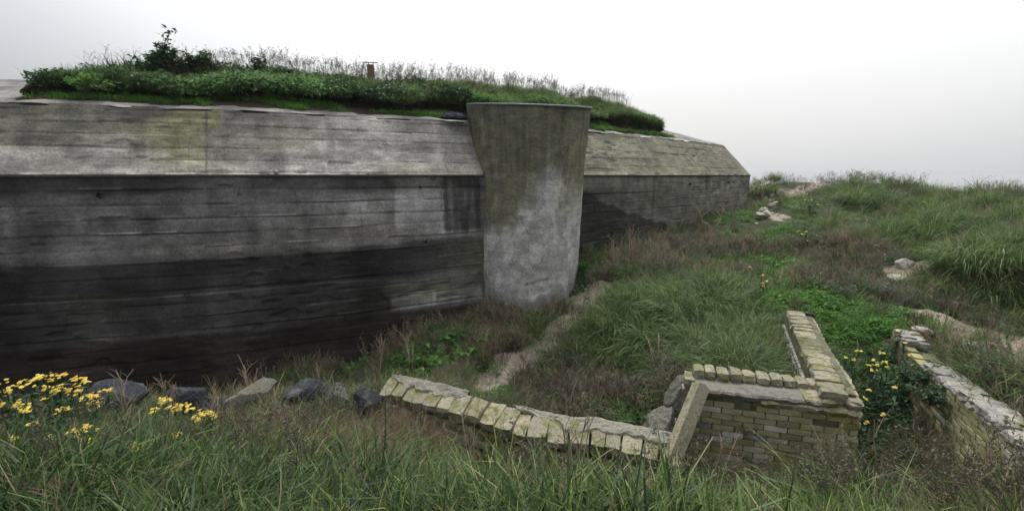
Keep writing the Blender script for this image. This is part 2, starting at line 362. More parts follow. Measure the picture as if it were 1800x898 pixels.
_d2 = ((CT[:, None, :2] - CT[None, :, :2])**2).sum(-1)
_A = _phi(_d2) - 0.02 * np.eye(len(CT))
_n = len(CT); _B = np.zeros((_n + 3, _n + 3)); _B[:_n, :_n] = _A; _B[:_n, _n] = 1; _B[:_n, _n + 1:] = CT[:, :2]; _B[_n, :_n] = 1; _B[_n + 1:, :_n] = CT[:, :2].T
_w = np.linalg.solve(_B, np.concatenate([CT[:, 2], [0, 0, 0]]))
def ground(x, y):
    x = np.asarray(x, float); y = np.asarray(y, float); sh = x.shape
    xf, yf = x.ravel(), y.ravel(); out = np.empty(len(xf))
    for i in range(0, len(xf), 20000):
        a, b = xf[i:i + 20000], yf[i:i + 20000]
        d2 = (a[:, None] - CT[:, 0])**2 + (b[:, None] - CT[:, 1])**2
        out[i:i + 20000] = _phi(d2) @ _w[:_n] + _w[_n] + _w[_n + 1] * a + _w[_n + 2] * b
    out = out.reshape(sh)
    r = np.hypot(x, y - 8)
    far = sst(18, 30, r)
    out = out * (1 - far) + far * (-2.2 - 19.8 * sst(24, 150, r))
    near = sst(0.5, 4, y)
    out = out + near * (fbm(x * 0.8, y * 0.8, 5) * (0.16 + 0.30 * sst(3, 6, x) * sst(7, 10, y)) + fbm(x * 3.3, y * 3.3, 9) * 0.09) * (0.4 + 0.6 * sst(3, 9, y))
    return out
def hit(x, y, D0=1.2, D1=40):
    Ds = np.linspace(D0, D1, 1600); r = ray(x, y)
    P = r[None] * (Ds / r[1])[:, None]
    g = ground(P[:, 0], P[:, 1]); k = np.argmax(P[:, 2] <= g)
    if P[k, 2] > g[k]: k = np.argmin(P[:, 2] - g)
    return np.array([P[k, 0], P[k, 1], g[k]])

def axis(lo, hi, step, far, grow=1.16):
    a = list(np.arange(lo, hi, step)); s = step; v = a[-1]
    while v < far: s *= grow; v += s; a.append(v)
    s = step; v = lo; b = []
    while v > -far: s *= grow; v -= s; b.append(v)
    return np.array(b[::-1] + a)
gx, gy = axis(-9, 10, 0.075, 1400), axis(1.2, 11.5, 0.075, 1400)
GX, GY = np.meshgrid(gx, gy, indexing='ij'); GZ = ground(GX, GY)
path = np.array([at(1035, 530, 11)[:2], at(1010, 560, 10.1)[:2], at(955, 610, 9.1)[:2], at(895, 645, 8.4)[:2], at(840, 690, 7.4)[:2]])
def seg_dist(x, y, pl):
    d = np.full(np.shape(x), 1e9)
    for a, b in zip(pl[:-1], pl[1:]):
        v = b - a; t = np.clip(((x - a[0]) * v[0] + (y - a[1]) * v[1]) / (v @ v), 0, 1)
        d = np.minimum(d, np.hypot(x - a[0] - t * v[0], y - a[1] - t * v[1]))
    return d
sand_spots = [(hit(1590, 475), 0.65), (hit(1560, 500), 0.45), (hit(1700, 585), 0.95), (hit(1770, 612), 0.9), (hit(1790, 640), 0.5), (hit(1640, 560), 0.4), (hit(1370, 350), 1.0), (hit(1350, 375), 0.7), (hit(1090, 720), 0.35), (hit(1570, 600), 0.3), (hit(1470, 320), 1.2)]
def sand_at(x, y):
    s = 1 - sst(0.12, 0.58, seg_dist(x, y, path) + 0.11 * vn(x * 2.2, y * 2.2, 77) + 0.10 * vn(x * 6, y * 6, 78) - 0.10 * sst(8.8, 10, y))
    for c, r in sand_spots: s = np.maximum(s, (0.62 if c[0] > 3.5 and c[1] < 9 else 0.85) * (1 - sst(r * 0.4, r * 1.2, np.hypot(x - c[0], y - c[1]) + 0.35 * r * vn(x * 2.5, y * 2.5, 79))))
    return s
A = Acc(); A.add(np.stack([GX, GY, GZ], -1), quads=gridq(*GX.shape)[:, ::-1])
tag(link('ground', A.mesh('ground', M['ground'], True, {'sand': sand_at(GX, GY).ravel()})), 'uneven dune ground of dark soil, moss and bare sand around the concrete bunker', 'ground', kind='structure')

# ------------------------------------------------------------------ bunker
bx, by, _, _ = edge(u_of_px(500)); B0 = np.array([bx, by, -4.2])
bunker = empty('bunker', B0, 'long weathered concrete bunker with sloping parapet and round tower', 'bunker')
def stain_rects(px, z, rects, u):
    """world-fixed weathering patches: x range given where they stand along the wall, height range in metres"""
    L = np.ones_like(z)
    for x0, x1, z0, z1, val, sx, sz in rects:
        wob = fbm(u * 0.9, z * 1.5, 2.2) * 0.35 * (sz > 0.03)
        a = sst(x0 - sx, x0 + sx, px) * (1 - sst(x1 - sx, x1 + sx, px))
        b = sst(z0 - sz, z0 + sz, z + wob * 0.3) * (1 - sst(z1 - sz, z1 + sz, z + wob * 0.3))
        L *= 1 + (val - 1) * a * b
    return L
BOARD = 0.272
def board_relief(u, z, seed, depth=0.02):
    wz = z + 0.008 * vn(u * 0.7, 0, seed)
    k = np.floor(wz / BOARD); f = wz / BOARD - k
    ln = 2.2 + 1.6 * _h(k, k * 0 + seed, k * 0)
    j = np.floor(u / ln + _h(k, k * 0, k * 0 + seed) * 7); fu = (u / ln + _h(k, k * 0, k * 0 + seed) * 7 - j) * ln
    off = (_h(k, j, k * 0 + seed) - 0.5) * 0.022
    brk = sst(-0.35, 0.25, vn(u * 0.8, k * 3.1, seed))
    dz = np.minimum(f, 1 - f) * BOARD
    groove = np.exp(-(dz / 0.016)**2) * brk * depth
    seam = np.exp(-(np.minimum(fu, ln - fu) / 0.02)**2) * 0.010
    lip = np.exp(-((f * BOARD - 0.025) / 0.012)**2) * 0.010 * sst(0.1, 0.5, vn(u * 1.3, k * 1.7, seed + 4))
    rough = fbm(u * 6, z * 12, seed, 3) * 0.012 + fbm(u * 1.3, z * 2.0, seed + 1, 3) * 0.03
    chip = -0.035 * sst(0.42, 0.5, vn(u * 3.1, z * 9, seed + 8)) * sst(0.1, 0.4, vn(u * 0.7, z * 1.1, seed + 9))
    return off - groove - seam + lip + rough + chip, groove / depth, (_h(k, j, k * 0 + seed + 3) - 0.5), lip

# lower wall -------------------------------------------------
u0, u1 = 0.0, U_END + HIP
us = np.unique(np.concatenate([np.arange(u0, u_of_px(-60), 0.2), np.arange(u_of_px(-60), u1, 0.034), [u1]]))
zs = np.concatenate([np.arange(-4.9, -0.03, 0.022), [-0.012]])
UU, ZZ = np.meshgrid(us, zs, indexing='ij')
ex, ey, tx, ty = edge(UU)
dsp, grv, brd, lip = board_relief(UU, ZZ, 3)
out = SB - 0.03 + dsp + 0.015 * np.abs(ZZ) * 0
lean = -0.09 * np.abs(ZZ) * sst(U_END - 4, U_END + 1.2, UU)
PX = np.stack([ex + ty * out + tx * lean, ey - tx * out + ty * lean, ZZ], -1)
pxx, pxy = proj(np.stack([ex + ty * SB, ey - tx * SB, ZZ * 0], -1))[0], proj(PX)[1]
L = 0.13 * np.ones_like(ZZ)
L *= stain_rects(pxx, ZZ, [
    (-999, 330, -0.34, 0.2, 0.45, 60, 0.05), (250, 560, -0.18, 0.2, 0.8, 60, 0.05),
    (-999, 320, -1.55, -0.32, 1.1, 90, 0.10), (300, 720, -1.55, -0.32, 1.35, 120, 0.10), (60, 640, -1.5, -1.05, 1.15, 90, 0.04),
    (-999, 700, -2.25, -1.60, 0.36, 90, 0.06), (-999, 90, -3.2, -1.5, 0.55, 60, 0.2),
    (-999, 680, -3.1, -2.25, 0.45, 60, 0.15), (80, 420, -3.3, -2.3, 1.25, 60, 0.2),
    (560, 842, -1.50, -0.30, 1.75, 60, 0.05), (690, 778, -1.32, -0.42, 1.35, 5, 0.02), (776, 846, -1.30, 0.2, 0.36, 4, 0.03), (590, 700, -0.35, 0.2, 0.7, 30, 0.05),
    (600, 846, -2.30, -1.55, 0.60, 40, 0.10), (560, 680, -3.2, -1.9, 0.7, 12, 0.2), (665, 846, -2.75, -2.28, 1.15, 6, 0.02),
    (678, 760, -3.05, -2.68, 2.9, 3, 0.02), (758, 846, -3.05, -2.68, 2.3, 6, 0.03), (-999, 900, -6, -3.12, 0.30, 60, 0.06),
    (1000, 1330, -0.5, 0.2, 1.15, 20, 0.1)], UU)
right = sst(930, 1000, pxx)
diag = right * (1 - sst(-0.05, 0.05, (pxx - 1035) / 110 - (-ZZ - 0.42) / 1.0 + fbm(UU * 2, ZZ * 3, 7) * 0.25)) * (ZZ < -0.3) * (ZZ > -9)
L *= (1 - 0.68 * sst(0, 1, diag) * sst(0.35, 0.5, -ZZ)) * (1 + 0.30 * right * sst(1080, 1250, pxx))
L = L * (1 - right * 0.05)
L *= 1 + 0.32 * brd + 0.55 * fbm(UU * 0.8, ZZ * 1.8, 11) + 0.45 * fbm(UU * 3, ZZ * 3.5, 12) - 0.55 * grv
drip = sst(0.0, 0.7, vn(UU * 15, ZZ * 0.8, 20)) * (0.5 + 0.5 * vn(UU * 3, ZZ * 4, 24)) * sst(770, 776, pxx) * (1 - sst(842, 848, pxx)) * (ZZ > -1.35)
L *= 1 + 2.4 * drip
drip2 = sst(0.25, 0.8, vn(UU * 6, ZZ * 0.35, 21)) * sst(-0.2, 0.4, vn(UU * 0.7, 0, 22))
L *= 1 - 0.35 * drip2 * (ZZ > -2.2)
L *= 1 + 1.2 * (lip > 0.005)
wline = np.exp(-((ZZ - (-2.27 + 0.01 * vn(UU, 0, 31))) / 0.012)**2) * (pxx < 640) + np.exp(-((ZZ + 1.63 + 0.012 * vn(UU, 0, 33)) / 0.012)**2) * (pxx < 520) * 0.7
L *= 1 - 0.5 * sst(0.0, 0.35, fbm(UU * 1.1, ZZ * 0.4, 52)) * sst(0.25, 0.9, -ZZ) * (1 - right) * (1 - 0.7 * sst(600, 700, pxx))
L = np.maximum(L, 0.006) * (1 + 2.0 * wline)
L = np.clip(L, 0.004, 0.42)
moss = np.clip(0.42 * right + 0.8 * sst(740, 842, pxx) * (1 - sst(842, 860, pxx)) * sst(-2.5, -2.2, ZZ) * (1 - sst(-1.7, -1.4, ZZ)) + 0.5 * sst(0.1, 0.4, fbm(UU * 0.6, ZZ, 40)) * (ZZ < -2.2) + 0.5 * sst(640, 700, pxx) * (1 - sst(840, 860, pxx)) * sst(-3, -2.8, ZZ) * (1 - sst(-2.5, -2.3, ZZ)), 0, 1)
rustA = np.clip(sst(0.05, 0.35, fbm(UU * 0.5, ZZ * 1.4, 44)) * 0.15 + 0.9 * (1 - sst(-3.3, -3.0, ZZ)), 0, 1)
lumL = L
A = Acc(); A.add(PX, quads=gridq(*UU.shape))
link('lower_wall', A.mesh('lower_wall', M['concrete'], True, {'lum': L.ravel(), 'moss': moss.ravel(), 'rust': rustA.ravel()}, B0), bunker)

# sloping parapet --------------------------------------------
vs = np.linspace(0, 1, 70)
UU, VV = np.meshgrid(us, vs, indexing='ij')
ustar = UU * 1.0
# towards the hipped end the strip narrows: top reaches U_END, ledge reaches U_END+HIP
k_end = sst(0, 1, (UU - (U_END - 3)) / 3.0)
ua = np.where(UU > U_END - 3, U_END - 3 + (UU - (U_END - 3)) * ((3 + HIP * (1 - VV)) / (3 + HIP)), UU)
ua = np.where(UU > U_END - 3, ua, UU)
ex, ey, tx, ty = edge(ua)
S = VV * math.hypot(SB, RISE)
dsp, grv, brd, lip = board_relief(ua, S - 0.06, 17, 0.012)
nout, nup = RISE / math.hypot(SB, RISE), SB / math.hypot(SB, RISE)
edgechip = -0.05 * sst(0.25, 0.5, vn(ua * 2.3, 0, 61)) * (VV > 0.97) - 0.03 * sst(0.3, 0.5, vn(ua * 4, 0, 62)) * (VV < 0.02)
dsp = dsp * 0.8 + edgechip
out = SB * (1 - VV) + dsp * nout; Z = RISE * VV + dsp * nup
PX = np.stack([ex + ty * out, ey - tx * out, Z], -1)
pxx = proj(np.stack([ex + ty * out, ey - tx * out, Z], -1))[0]
right = sst(930, 1000, pxx)
L = (0.35 * (1 - right) + 0.245 * right) * np.ones_like(Z)
L *= stain_rects(pxx, Z, [
    (-999, 300, 1.02, 2, 0.42, 60, 0.06), (250, 560, 1.08, 2, 0.55, 60, 0.05), (-999, 240, 0.78, 1.05, 0.72, 40, 0.04), (100, 360, 0.55, 1.0, 0.75, 40, 0.08), (-999, 360, -0.1, 0.55, 1.12, 40, 0.05),
    (364, 560, 0.25, 1.1, 0.78, 3, 0.1), (-999, 120, 0.5, 0.8, 0.6, 40, 0.08), (450, 500, 0.0, 1.2, 0.75, 12, 0.1), (600, 700, 0.6, 1.1, 0.85, 30, 0.1), (700, 760, 0.35, 0.75, 0.72, 10, 0.06), (560, 850, -0.1, 0.3, 1.2, 30, 0.05),
    (1230, 1290, -0.1, 0.9, 0.85, 15, 0.1), (1020, 1330, -0.1, 0.10, 1.25, 20, 0.03)], ua)
L *= 1 + (0.22 * brd + 0.6 * fbm(ua * 1.1, S * 2.4, 71) + 0.35 * fbm(ua * 5, S * 5, 72)) * (1 - 0.5 * right) - 0.5 * grv
L *= 1 - 0.2 * sst(0.2, 0.7, vn(ua * 4, S * 0.4, 75)) * sst(0, 0.6, S)
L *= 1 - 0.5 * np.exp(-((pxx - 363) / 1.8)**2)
L = np.clip(L * (1 + 0.35 * (VV < 0.03)), 0.02, 0.5)
moss = np.clip(0.15 + 0.5 * right + (1 - right) * (1.0 * np.exp(-((pxx - 340) / 62)**2) * (pxx < 363) * sst(0.1, 0.5, Z) + 0.9 * np.exp(-((pxx - 378) / 14)**2) * (Z > 0.9) + 0.25 * sst(0.1, 0.4, fbm(ua * 0.5, S, 77)) + 0.5 * np.exp(-((pxx - 300) / 60)**2) * (Z > .5) * (Z < .9)), 0, 1)
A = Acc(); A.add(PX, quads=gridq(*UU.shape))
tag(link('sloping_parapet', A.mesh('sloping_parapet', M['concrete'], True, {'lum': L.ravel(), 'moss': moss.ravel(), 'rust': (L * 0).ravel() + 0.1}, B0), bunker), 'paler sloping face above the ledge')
# ledge underside closing strip between wall and slope
A = Acc(); ex, ey, tx, ty = edge(us)
rows = [np.stack([ex + ty * o, ey - tx * o, np.full_like(ex, z)], -1) for o, z in ((SB + 0.015, 0.012), (SB + 0.012, -0.03), (SB - 0.06, -0.045))]
A.add(np.stack(rows, 1)[:, ::-1], quads=gridq(len(us), 3))
n3 = len(us) * 3
link('ledge', A.mesh('ledge', M['concrete'], True, {'lum': np.full(n3, 0.14), 'moss': np.full(n3, 0.2), 'rust': np.zeros(n3)}, B0), bunker)

# roof slab ---------------------------------------------------
def roof_z(t): return RISE + 0.30 * np.clip(t, 0, 2.7)
usr = np.arange(0, U_END + 0.001, 0.1); tsr = np.concatenate([np.linspace(-0.02, 0.6, 24), np.linspace(0.7, 9, 30)])
UU, TT = np.meshgrid(usr, tsr, indexing='ij'); ex, ey, tx, ty = edge(UU)
Z = roof_z(TT) + fbm(UU * 2, TT * 3, 81) * 0.03 - 0.02 * sst(0.2, 0.5, vn(UU * 3, TT * 2, 82)) + 0.004
Z = Z - 0.012 * (TT < 0.0)
A = Acc(); A.add(np.stack([ex - ty * TT, ey + tx * TT, Z], -1), quads=gridq(*UU.shape))
Lr = np.clip(0.18 + 0.2 * fbm(UU * 2, TT * 4, 83), 0.1, 0.5)
link('roof_slab', A.mesh('roof_slab', M['concrete'], True, {'lum': Lr.ravel(), 'moss': (Lr * 0.5).ravel(), 'rust': (Lr * 0 + 0.05).ravel()}, B0), bunker)

# hipped right end ---------------------------------------------
ex, ey, tx, ty = [float(v) for v in edge(U_END)]
T0 = np.array([ex, ey, RISE]); t2 = np.array([tx, ty, 0]); n2 = np.array([ty, -tx, 0])
cx_, cy_, ctx, cty = [float(v) for v in edge(U_END + HIP)]
C0 = np.array([cx_ + cty * SB, cy_ - ctx * SB, 0.0])
def face4(name, P00, P10, P01, P11, nu, nv, lum, mossv, seed, label=None):
    a, b = np.meshgrid(np.linspace(0, 1, nu), np.linspace(0, 1, nv), indexing='ij'); a = a[..., None]; b = b[..., None]
    P = (1 - a) * (1 - b) * P00 + a * (1 - b) * P10 + (1 - a) * b * P01 + a * b * P11
    N = np.cross(P10 - P00, P01 - P00); N /= np.linalg.norm(N)
    d = fbm(P[..., 0] * 4 + P[..., 1] * 4, P[..., 2] * 6, seed) * 0.02
    P = P + N * d[..., None]
    L = lum * (1 + 0.5 * fbm(P[..., 0] * 2 + P[..., 1], P[..., 2] * 4, seed + 1))
    A = Acc(); A.add(P, quads=gridq(nu, nv))
    o = link(name, A.mesh(name, M['concrete'], True, {'lum': L.ravel(), 'moss': (L * 0 + mossv).ravel(), 'rust': (L * 0).ravel()}, B0), bunker)
    return o
back = -n2 * 9
face4('end_slope', C0, C0 + back, T0, T0 + back, 60, 20, 0.24, 0.7, 5)
low = np.array([0, 0, -4.0]) - t2 * 0.35
face4('end_wall', C0 + low, C0 + low + back, C0, C0 + back, 60, 30, 0.18, 0.3, 6)

# tower ---------------------------------------------------------
def tower_r(z): return np.where(z > 0, 1.405 + 0.095 * z, 1.405 + 0.012 * z)
def tower_x(z): return TOWER[0] + 0.026 * np.minimum(z, 0) - 0.012 * np.maximum(z, 0)
th = np.linspace(0, 2 * np.pi, 220, endpoint=False)
def top_z(x, y): return 1.70 + 0.115 * (y - TOWER[1]) - 0.03 * (x - TOWER[0])
hv = np.linspace(0, 1, 170)
TH, HV = np.meshgrid(th, hv, indexing='ij')
zt = top_z(TOWER[0] + 1.6 * np.cos(TH), TOWER[1] + 1.6 * np.sin(TH))
Z = -4.6 + (zt + 4.6) * HV
cyy = TOWER[1] - 0.0
R = tower_r(Z) + fbm(TH * 5, Z * 2.2, 91, 4) * 0.022 + fbm(TH * 14, Z * 10, 92, 3) * 0.008 - 0.035 * sst(0.55, 0.62, vn(TH * 4, Z * 2.2, 93)) * (Z < -2.5)
X = tower_x(Z) + R * np.cos(TH); Y = cyy + R * np.sin(TH)
pxq, pyq = proj(np.stack([X, Y, Z], -1))
nz = fbm(TH * 2.2, Z * 1.1, 95) * 1.2 + fbm(TH * 9, Z * 1.2, 96) * 0.5
line = -0.35 - 0.95 * sst(0, 1, (965 - pxq) / 90)                   # lower edge of the algae film
film = sst(-0.55, 0.60, Z - line + nz * 0.7 + 0.25 * fbm(TH * 9, Z * 5, 94))
L = 0.37 * (1 - film) + 0.16 * film
L *= 1 + 0.38 * fbm(TH * 3, Z * 2, 97) + 0.22 * fbm(TH * 12, Z * 9, 98) + 0.18 * vn(TH * 26, Z * 0.5, 99) * film
L *= 1 - 0.25 * sst(0.3, 1.3, Z) * sst(-0.5, 0.3, vn(TH * 9, Z * 0.6, 100))
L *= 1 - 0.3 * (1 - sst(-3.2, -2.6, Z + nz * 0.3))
L *= 1 + 0.5 * sst(0.30, 0.5, vn(TH * 6, Z * 3.5, 101)) * (1 - film) + 0.3 * sst(0.4, 0.6, vn(TH * 7, Z * 4, 102))
A = Acc(); A.add(np.stack([X, Y, Z], -1), quads=None)
idx = np.arange(220 * 170).reshape(220, 170); idr = np.roll(idx, -1, 0)
A.q.append(np.stack([idx[:, :-1], idr[:, :-1], idr[:, 1:], idx[:, 1:]], -1).reshape(-1, 4))
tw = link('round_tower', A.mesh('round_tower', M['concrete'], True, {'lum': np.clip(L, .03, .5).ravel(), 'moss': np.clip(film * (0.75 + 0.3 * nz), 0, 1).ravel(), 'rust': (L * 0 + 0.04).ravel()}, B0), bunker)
tag(tw, 'round tower, algae green above and bare grey concrete below')
A = Acc()
prof = [(-0.03, -0.03), (0.0, -0.028), (0.018, -0.02), (0.02, 0.012), (0.01, 0.022), (-0.05, 0.026), (-1.5, 0.03)]
zc = top_z(TOWER[0] + 1.6 * np.cos(th), TOWER[1] + 1.6 * np.sin(th))
rr = []
for dr, dz in prof:
    r = np.maximum(tower_r(1.7) + dr, 0.01)
    rr.append(np.stack([TOWER[0] + r * np.cos(th), TOWER[1] + r * np.sin(th), top_z(TOWER[0] + r * np.cos(th), TOWER[1] + r * np.sin(th)) + dz + 0.012], -1))
RR = np.stack(rr, 1); A.add(RR); idx = np.arange(220 * len(prof)).reshape(220, len(prof)); idr = np.roll(idx, -1, 0)
A.q.append(np.stack([idx[:, :-1], idr[:, :-1], idr[:, 1:], idx[:, 1:]], -1).reshape(-1, 4))
rim = link('metal_rim', A.mesh('metal_rim', M['lead'], True, None, B0), bunker)
# form-tie holes and stub pipe
def on_wall(px_, z, o=0.0):
    u = u_of_px(px_); a, b, c, d = [float(v) for v in edge(u)]
    return np.array([a + d * (SB - 0.03 + o), b - c * (SB - 0.03 + o), z]), np.array([d, -c, 0]), np.array([c, d, 0])
for k, (hx, hz, r) in enumerate([(168, -0.36, 0.045), (418, -0.36, 0.032), (302, -2.28, 0.05), (738, -0.27, 0.028), (745, -1.50, 0.03), (680, -2.1, 0.06), (762, -0.04, 0.06), (1283, -0.3, 0.05), (1215, -0.32, 0.05), (490, -1.85, 0.04), (590, -3.05, 0.03)]):
    p, n, t = on_wall(hx, hz); A = Acc()
    m_ = 9; an = np.arange(m_) / m_ * 2 * np.pi; rj = r * (1 + 0.3 * rng.uniform(-1, 1, m_))
    up = np.array([0, 0, 1.0])
    ring = p + n * 0.028 + (np.cos(an) * rj)[:, None] * t + (np.sin(an) * rj)[:, None] * up
    inner = p - n * 0.03 + 0.5 * ((np.cos(an) * rj)[:, None] * t + (np.sin(an) * rj)[:, None] * up)
    A.add(np.concatenate([ring, inner]), quads=[[i, (i + 1) % m_, m_ + (i + 1) % m_, m_ + i] for i in range(m_)], tris=[[m_, m_ + i, m_ + i + 1] for i in range(1, m_ - 1)])
    link('form_tie_hole', A.mesh('form_tie_hole', M['hole'], False, None, B0), bunker)
p, n, t = on_wall(486, 0.02, 0.02); A = Acc()
tube(A, [p - n * 0.06 + [0, 0, 0.05], p + n * 0.10 + [0, 0, 0.03]], 0.035, 10)
tag(link('stub_pipe', A.mesh('stub_pipe', M['rubble'], True, None, B0), bunker), 'short pale pipe end poking from the ledge')

# ------------------------------------------------------------------ earth mound on the roof
UL, UR = u_of_px(72, 1.6, -1.0), u_of_px(1176, 1.6, -0.6)
pr = np.array([(0.30, -0.02), (0.42, 0.035), (0.62, 0.06), (0.82, 0.07), (0.98, 0.08), (1.12, 0.12), (1.12, 0.22), (1.02, 0.30), (0.82, 0.35), (0.78, 0.40), (0.90, 0.45), (1.2, 0.50), (1.6, 0.55), (2.1, 0.58), (2.7, 0.52), (3.6, 0.38), (4.6, 0.15), (5.4, -0.05)])
def mound(u, k):
    """k: fractional index along the cross profile"""
    e = sst(0, 1.3, u - UL) * sst(0, 1, (UR - u) / 3.0) ; e2 = np.sqrt(np.clip(np.minimum((u - UL) / 0.9, (UR - u) / 2.2), 0.0, 1))
    ks = np.arange(len(pr)); t = np.interp(k, ks, pr[:, 0]); h = np.interp(k, ks, pr[:, 1])
    t = 0.32 + (t - 0.32) * (0.35 + 0.65 * e2)
    t = t + (0.30 * vn(u * 0.8, 0, 111) + 0.12 * vn(u * 2.3, 0, 116)) * (k > 3.5) * (k < 11) + 0.10 * vn(u * 3.1, k * 0.5, 112) * (k > 3.5) + 0.05 * vn(u * 6, 0, 113)
    h = h * (0.25 + 0.75 * e2) * (0.62 + 0.38 * sst(UL + 3, UL + 9, u)) * (1 + 0.30 * vn(u * 0.6, 0, 114)) + 0.20 * fbm(u * 1.4, k * 0.6, 115) * (k > 3)
    return t, h
us_m = np.arange(UL, UR, 0.06); ks_m = np.linspace(0, len(pr) - 1, 80)
UU, KK = np.meshgrid(us_m, ks_m, indexing='ij'); tt, hh = mound(UU, KK); ex, ey, tx, ty = edge(UU)
P = np.stack([ex - ty * tt, ey + tx * tt, roof_z(tt) + hh], -1)
A = Acc(); A.add(P, quads=gridq(*UU.shape))
tag(link('earth_mound', A.mesh('earth_mound', M['soil_mound'], True)), 'dark undercut bank of soil lying along the bunker roof', 'earth bank', kind='structure')
def mound_pt(u, k):
    t, h = mound(u, k); a, b, c, d = edge(u)
    return np.stack([a - d * t, b + c * t, roof_z(t) + h], -1)
# ------------------------------------------------------------------ stones and bricks
def stone_mesh(name, mat, seed, jit=0.10, rnd=0.16):
    """unit block (1 x 1 x 1) with broken, rounded edges: 3x3x3 shell, 48 triangles"""
    r = np.random.default_rng(seed); pts = []; ix = {}
    for i in range(3):
        for j in range(3):
            for k in range(3):
                if 1 in (i, j, k) and (i, j, k) == (1, 1, 1): continue
                p = np.array([i - 1, j - 1, k - 1], float)
                n = np.abs(p).sum()
                q = p * (1 - rnd * (n - 1) / 2) * 0.5 + r.uniform(-jit, jit, 3) * 0.5
                ix[(i, j, k)] = len(pts); pts.append(q)
    quads = []
    for ax in range(3):
        for s in (0, 2):
            for a in (0, 1):
                for b in (0, 1):
                    c = []
                    for da, db in ((0, 0), (1, 0), (1, 1), (0, 1)):
                        v = [0, 0, 0]; v[ax] = s; v[(ax + 1) % 3] = a + da; v[(ax + 2) % 3] = b + db
                        c.append(ix[tuple(v)])
                    quads.append(c if s == 2 else c[::-1])
    A = Acc(); A.add(pts, quads=quads); return A.mesh(name, mat, False)
BR = [stone_mesh('brick', M['brick_face'], k, 0.025, 0.03) for k in range(6)]
BRP = [stone_mesh('brick', M['mortar_white'], 20 + k, 0.06, 0.05) for k in range(4)]
CW = [stone_mesh('coping_brick', M['coping'], 140 + k, 0.11, 0.20) for k in range(8)]
CO = [stone_mesh('coping_brick', M['coping'], 40 + k, 0.09, 0.12) for k in range(8)]
def frame_mat(p, x, y, z):
    m = Matrix.Identity(4)
    for i, c in enumerate((x, y, z)):
        for j in range(3): m[j][i] = float(c[j])
    for j in range(3): m[j][3] = float(p[j])
    return m
def put(name, me, root, p, x, y, z, size, jr=0.02):
    o = bpy.data.objects.new(name, me); COL.objects.link(o); o.parent = root
    q = Euler(tuple(rng.uniform(-jr, jr, 3))).to_matrix().to_4x4()
    o.matrix_local = frame_mat(np.asarray(p) - np.array(root.location), x, y, z) @ q @ Matrix.Diagonal((*size, 1)); return o
def unit(v): v = np.asarray(v, float); return v / np.linalg.norm(v)
def rough_block(name, mat, root, P, nu, nv, amp, seed, smooth=True):
    """closed-looking rough sheet through a nu x nv array of points"""
    A = Acc(); A.add(P, quads=gridq(P.shape[0], P.shape[1])); return link(name, A.mesh(name, mat, smooth, None, np.array(root.location)), root)
def core(name, mat, root, poly, z0, z1, amp=0.02, seed=0):
    """extruded rough mass of masonry standing on a plan outline"""
    poly = np.asarray(poly, float); pts = []
    for a, b in zip(poly, np.roll(poly, -1, 0)):
        n = max(2, int(np.hypot(*(b - a)) / 0.08))
        for k in range(n): pts.append(a + (b - a) * k / n)
    pts = np.array(pts); m = len(pts); zs_ = np.linspace(0, 1, 22)
    zz = z0 + (z1 - z0) * zs_
    P = np.zeros((m, 22, 3)); c = pts.mean(0)
    for i in range(22):
        d = 1 + amp * fbm(np.arange(m) * 0.35, zz[i] * 7, seed)
        P[:, i, :2] = c + (pts - c) * d[:, None]; P[:, i, 2] = zz[i] + 0.02 * fbm(np.arange(m) * 0.3, 0, seed + 2) * (i == 21)
    A = Acc(); A.add(P); idx = np.arange(m * 22).reshape(m, 22); idr = np.roll(idx, -1, 0)
    A.q.append(np.stack([idx[:, :-1], idr[:, :-1], idr[:, 1:], idx[:, 1:]], -1).reshape(-1, 4))
    A.add([[c[0], c[1], z1 + 0.01]]); t = idx[:, -1]
    A.t.append(np.stack([t, np.roll(t, -1), np.full(m, m * 22)], -1))
    return link(name, A.mesh(name, mat, False, None, np.array(root.location)), root)

Zu = np.array([0, 0, 1.0])
# --- low curved ruin wall -------------------------------------
lw_px = [(664, 708), (690, 712), (760, 731), (830, 750), (900, 772), (960, 786), (1030, 796), (1100, 812), (1150, 826), (1186, 838)]   # front lower arris of the coping
def lw_pt(x, y):
    z = -2.92 - 0.0 * x; r = ray(x, y); return r * (z / r[2])
LWp = np.array([lw_pt(*q) for q in lw_px]); LWs = np.concatenate([[0], np.cumsum(np.linalg.norm(np.diff(LWp, axis=0), axis=1))])
def lw(s): return np.array([np.interp(s, LWs, LWp[:, k]) for k in range(3)])
low = empty('low_ruined_wall', lw(LWs[-1] / 2) + [0, 0, -0.6], 'low curved ruined brick wall with mossy coping bricks beside the dead stalks', 'ruined wall')
s = 0.0; k = 0
while s < LWs[-1] - 0.05:
    w = rng.uniform(0.15, 0.24)
    a = lw(s + w / 2); t = unit(lw(min(s + w, LWs[-1])) - lw(s)); n = unit(np.cross(Zu, t))     # n points away from the camera
    if n[1] < 0: n = -n
    yd = unit(n + Zu * 0.26); zd = unit(np.cross(t, yd)); zd = zd if zd[2] > 0 else -zd
    xs = unit(t + n * 0.22)
    dep = rng.uniform(0.35, 0.39); hgt = rng.uniform(0.125, 0.15)
    dz = 0.012 * math.sin(s * 2.1) + rng.uniform(-0.018, 0.014)
    if rng.random() < 0.15: dep *= 0.8
    put('coping_brick', CO[k % 8], low, a + yd * (dep / 2 + rng.uniform(-0.02, 0.02)) + zd * 0.06 + Zu * dz, xs, yd, zd, (w * 0.985, dep, hgt), 0.03)
    s += w; k += 1
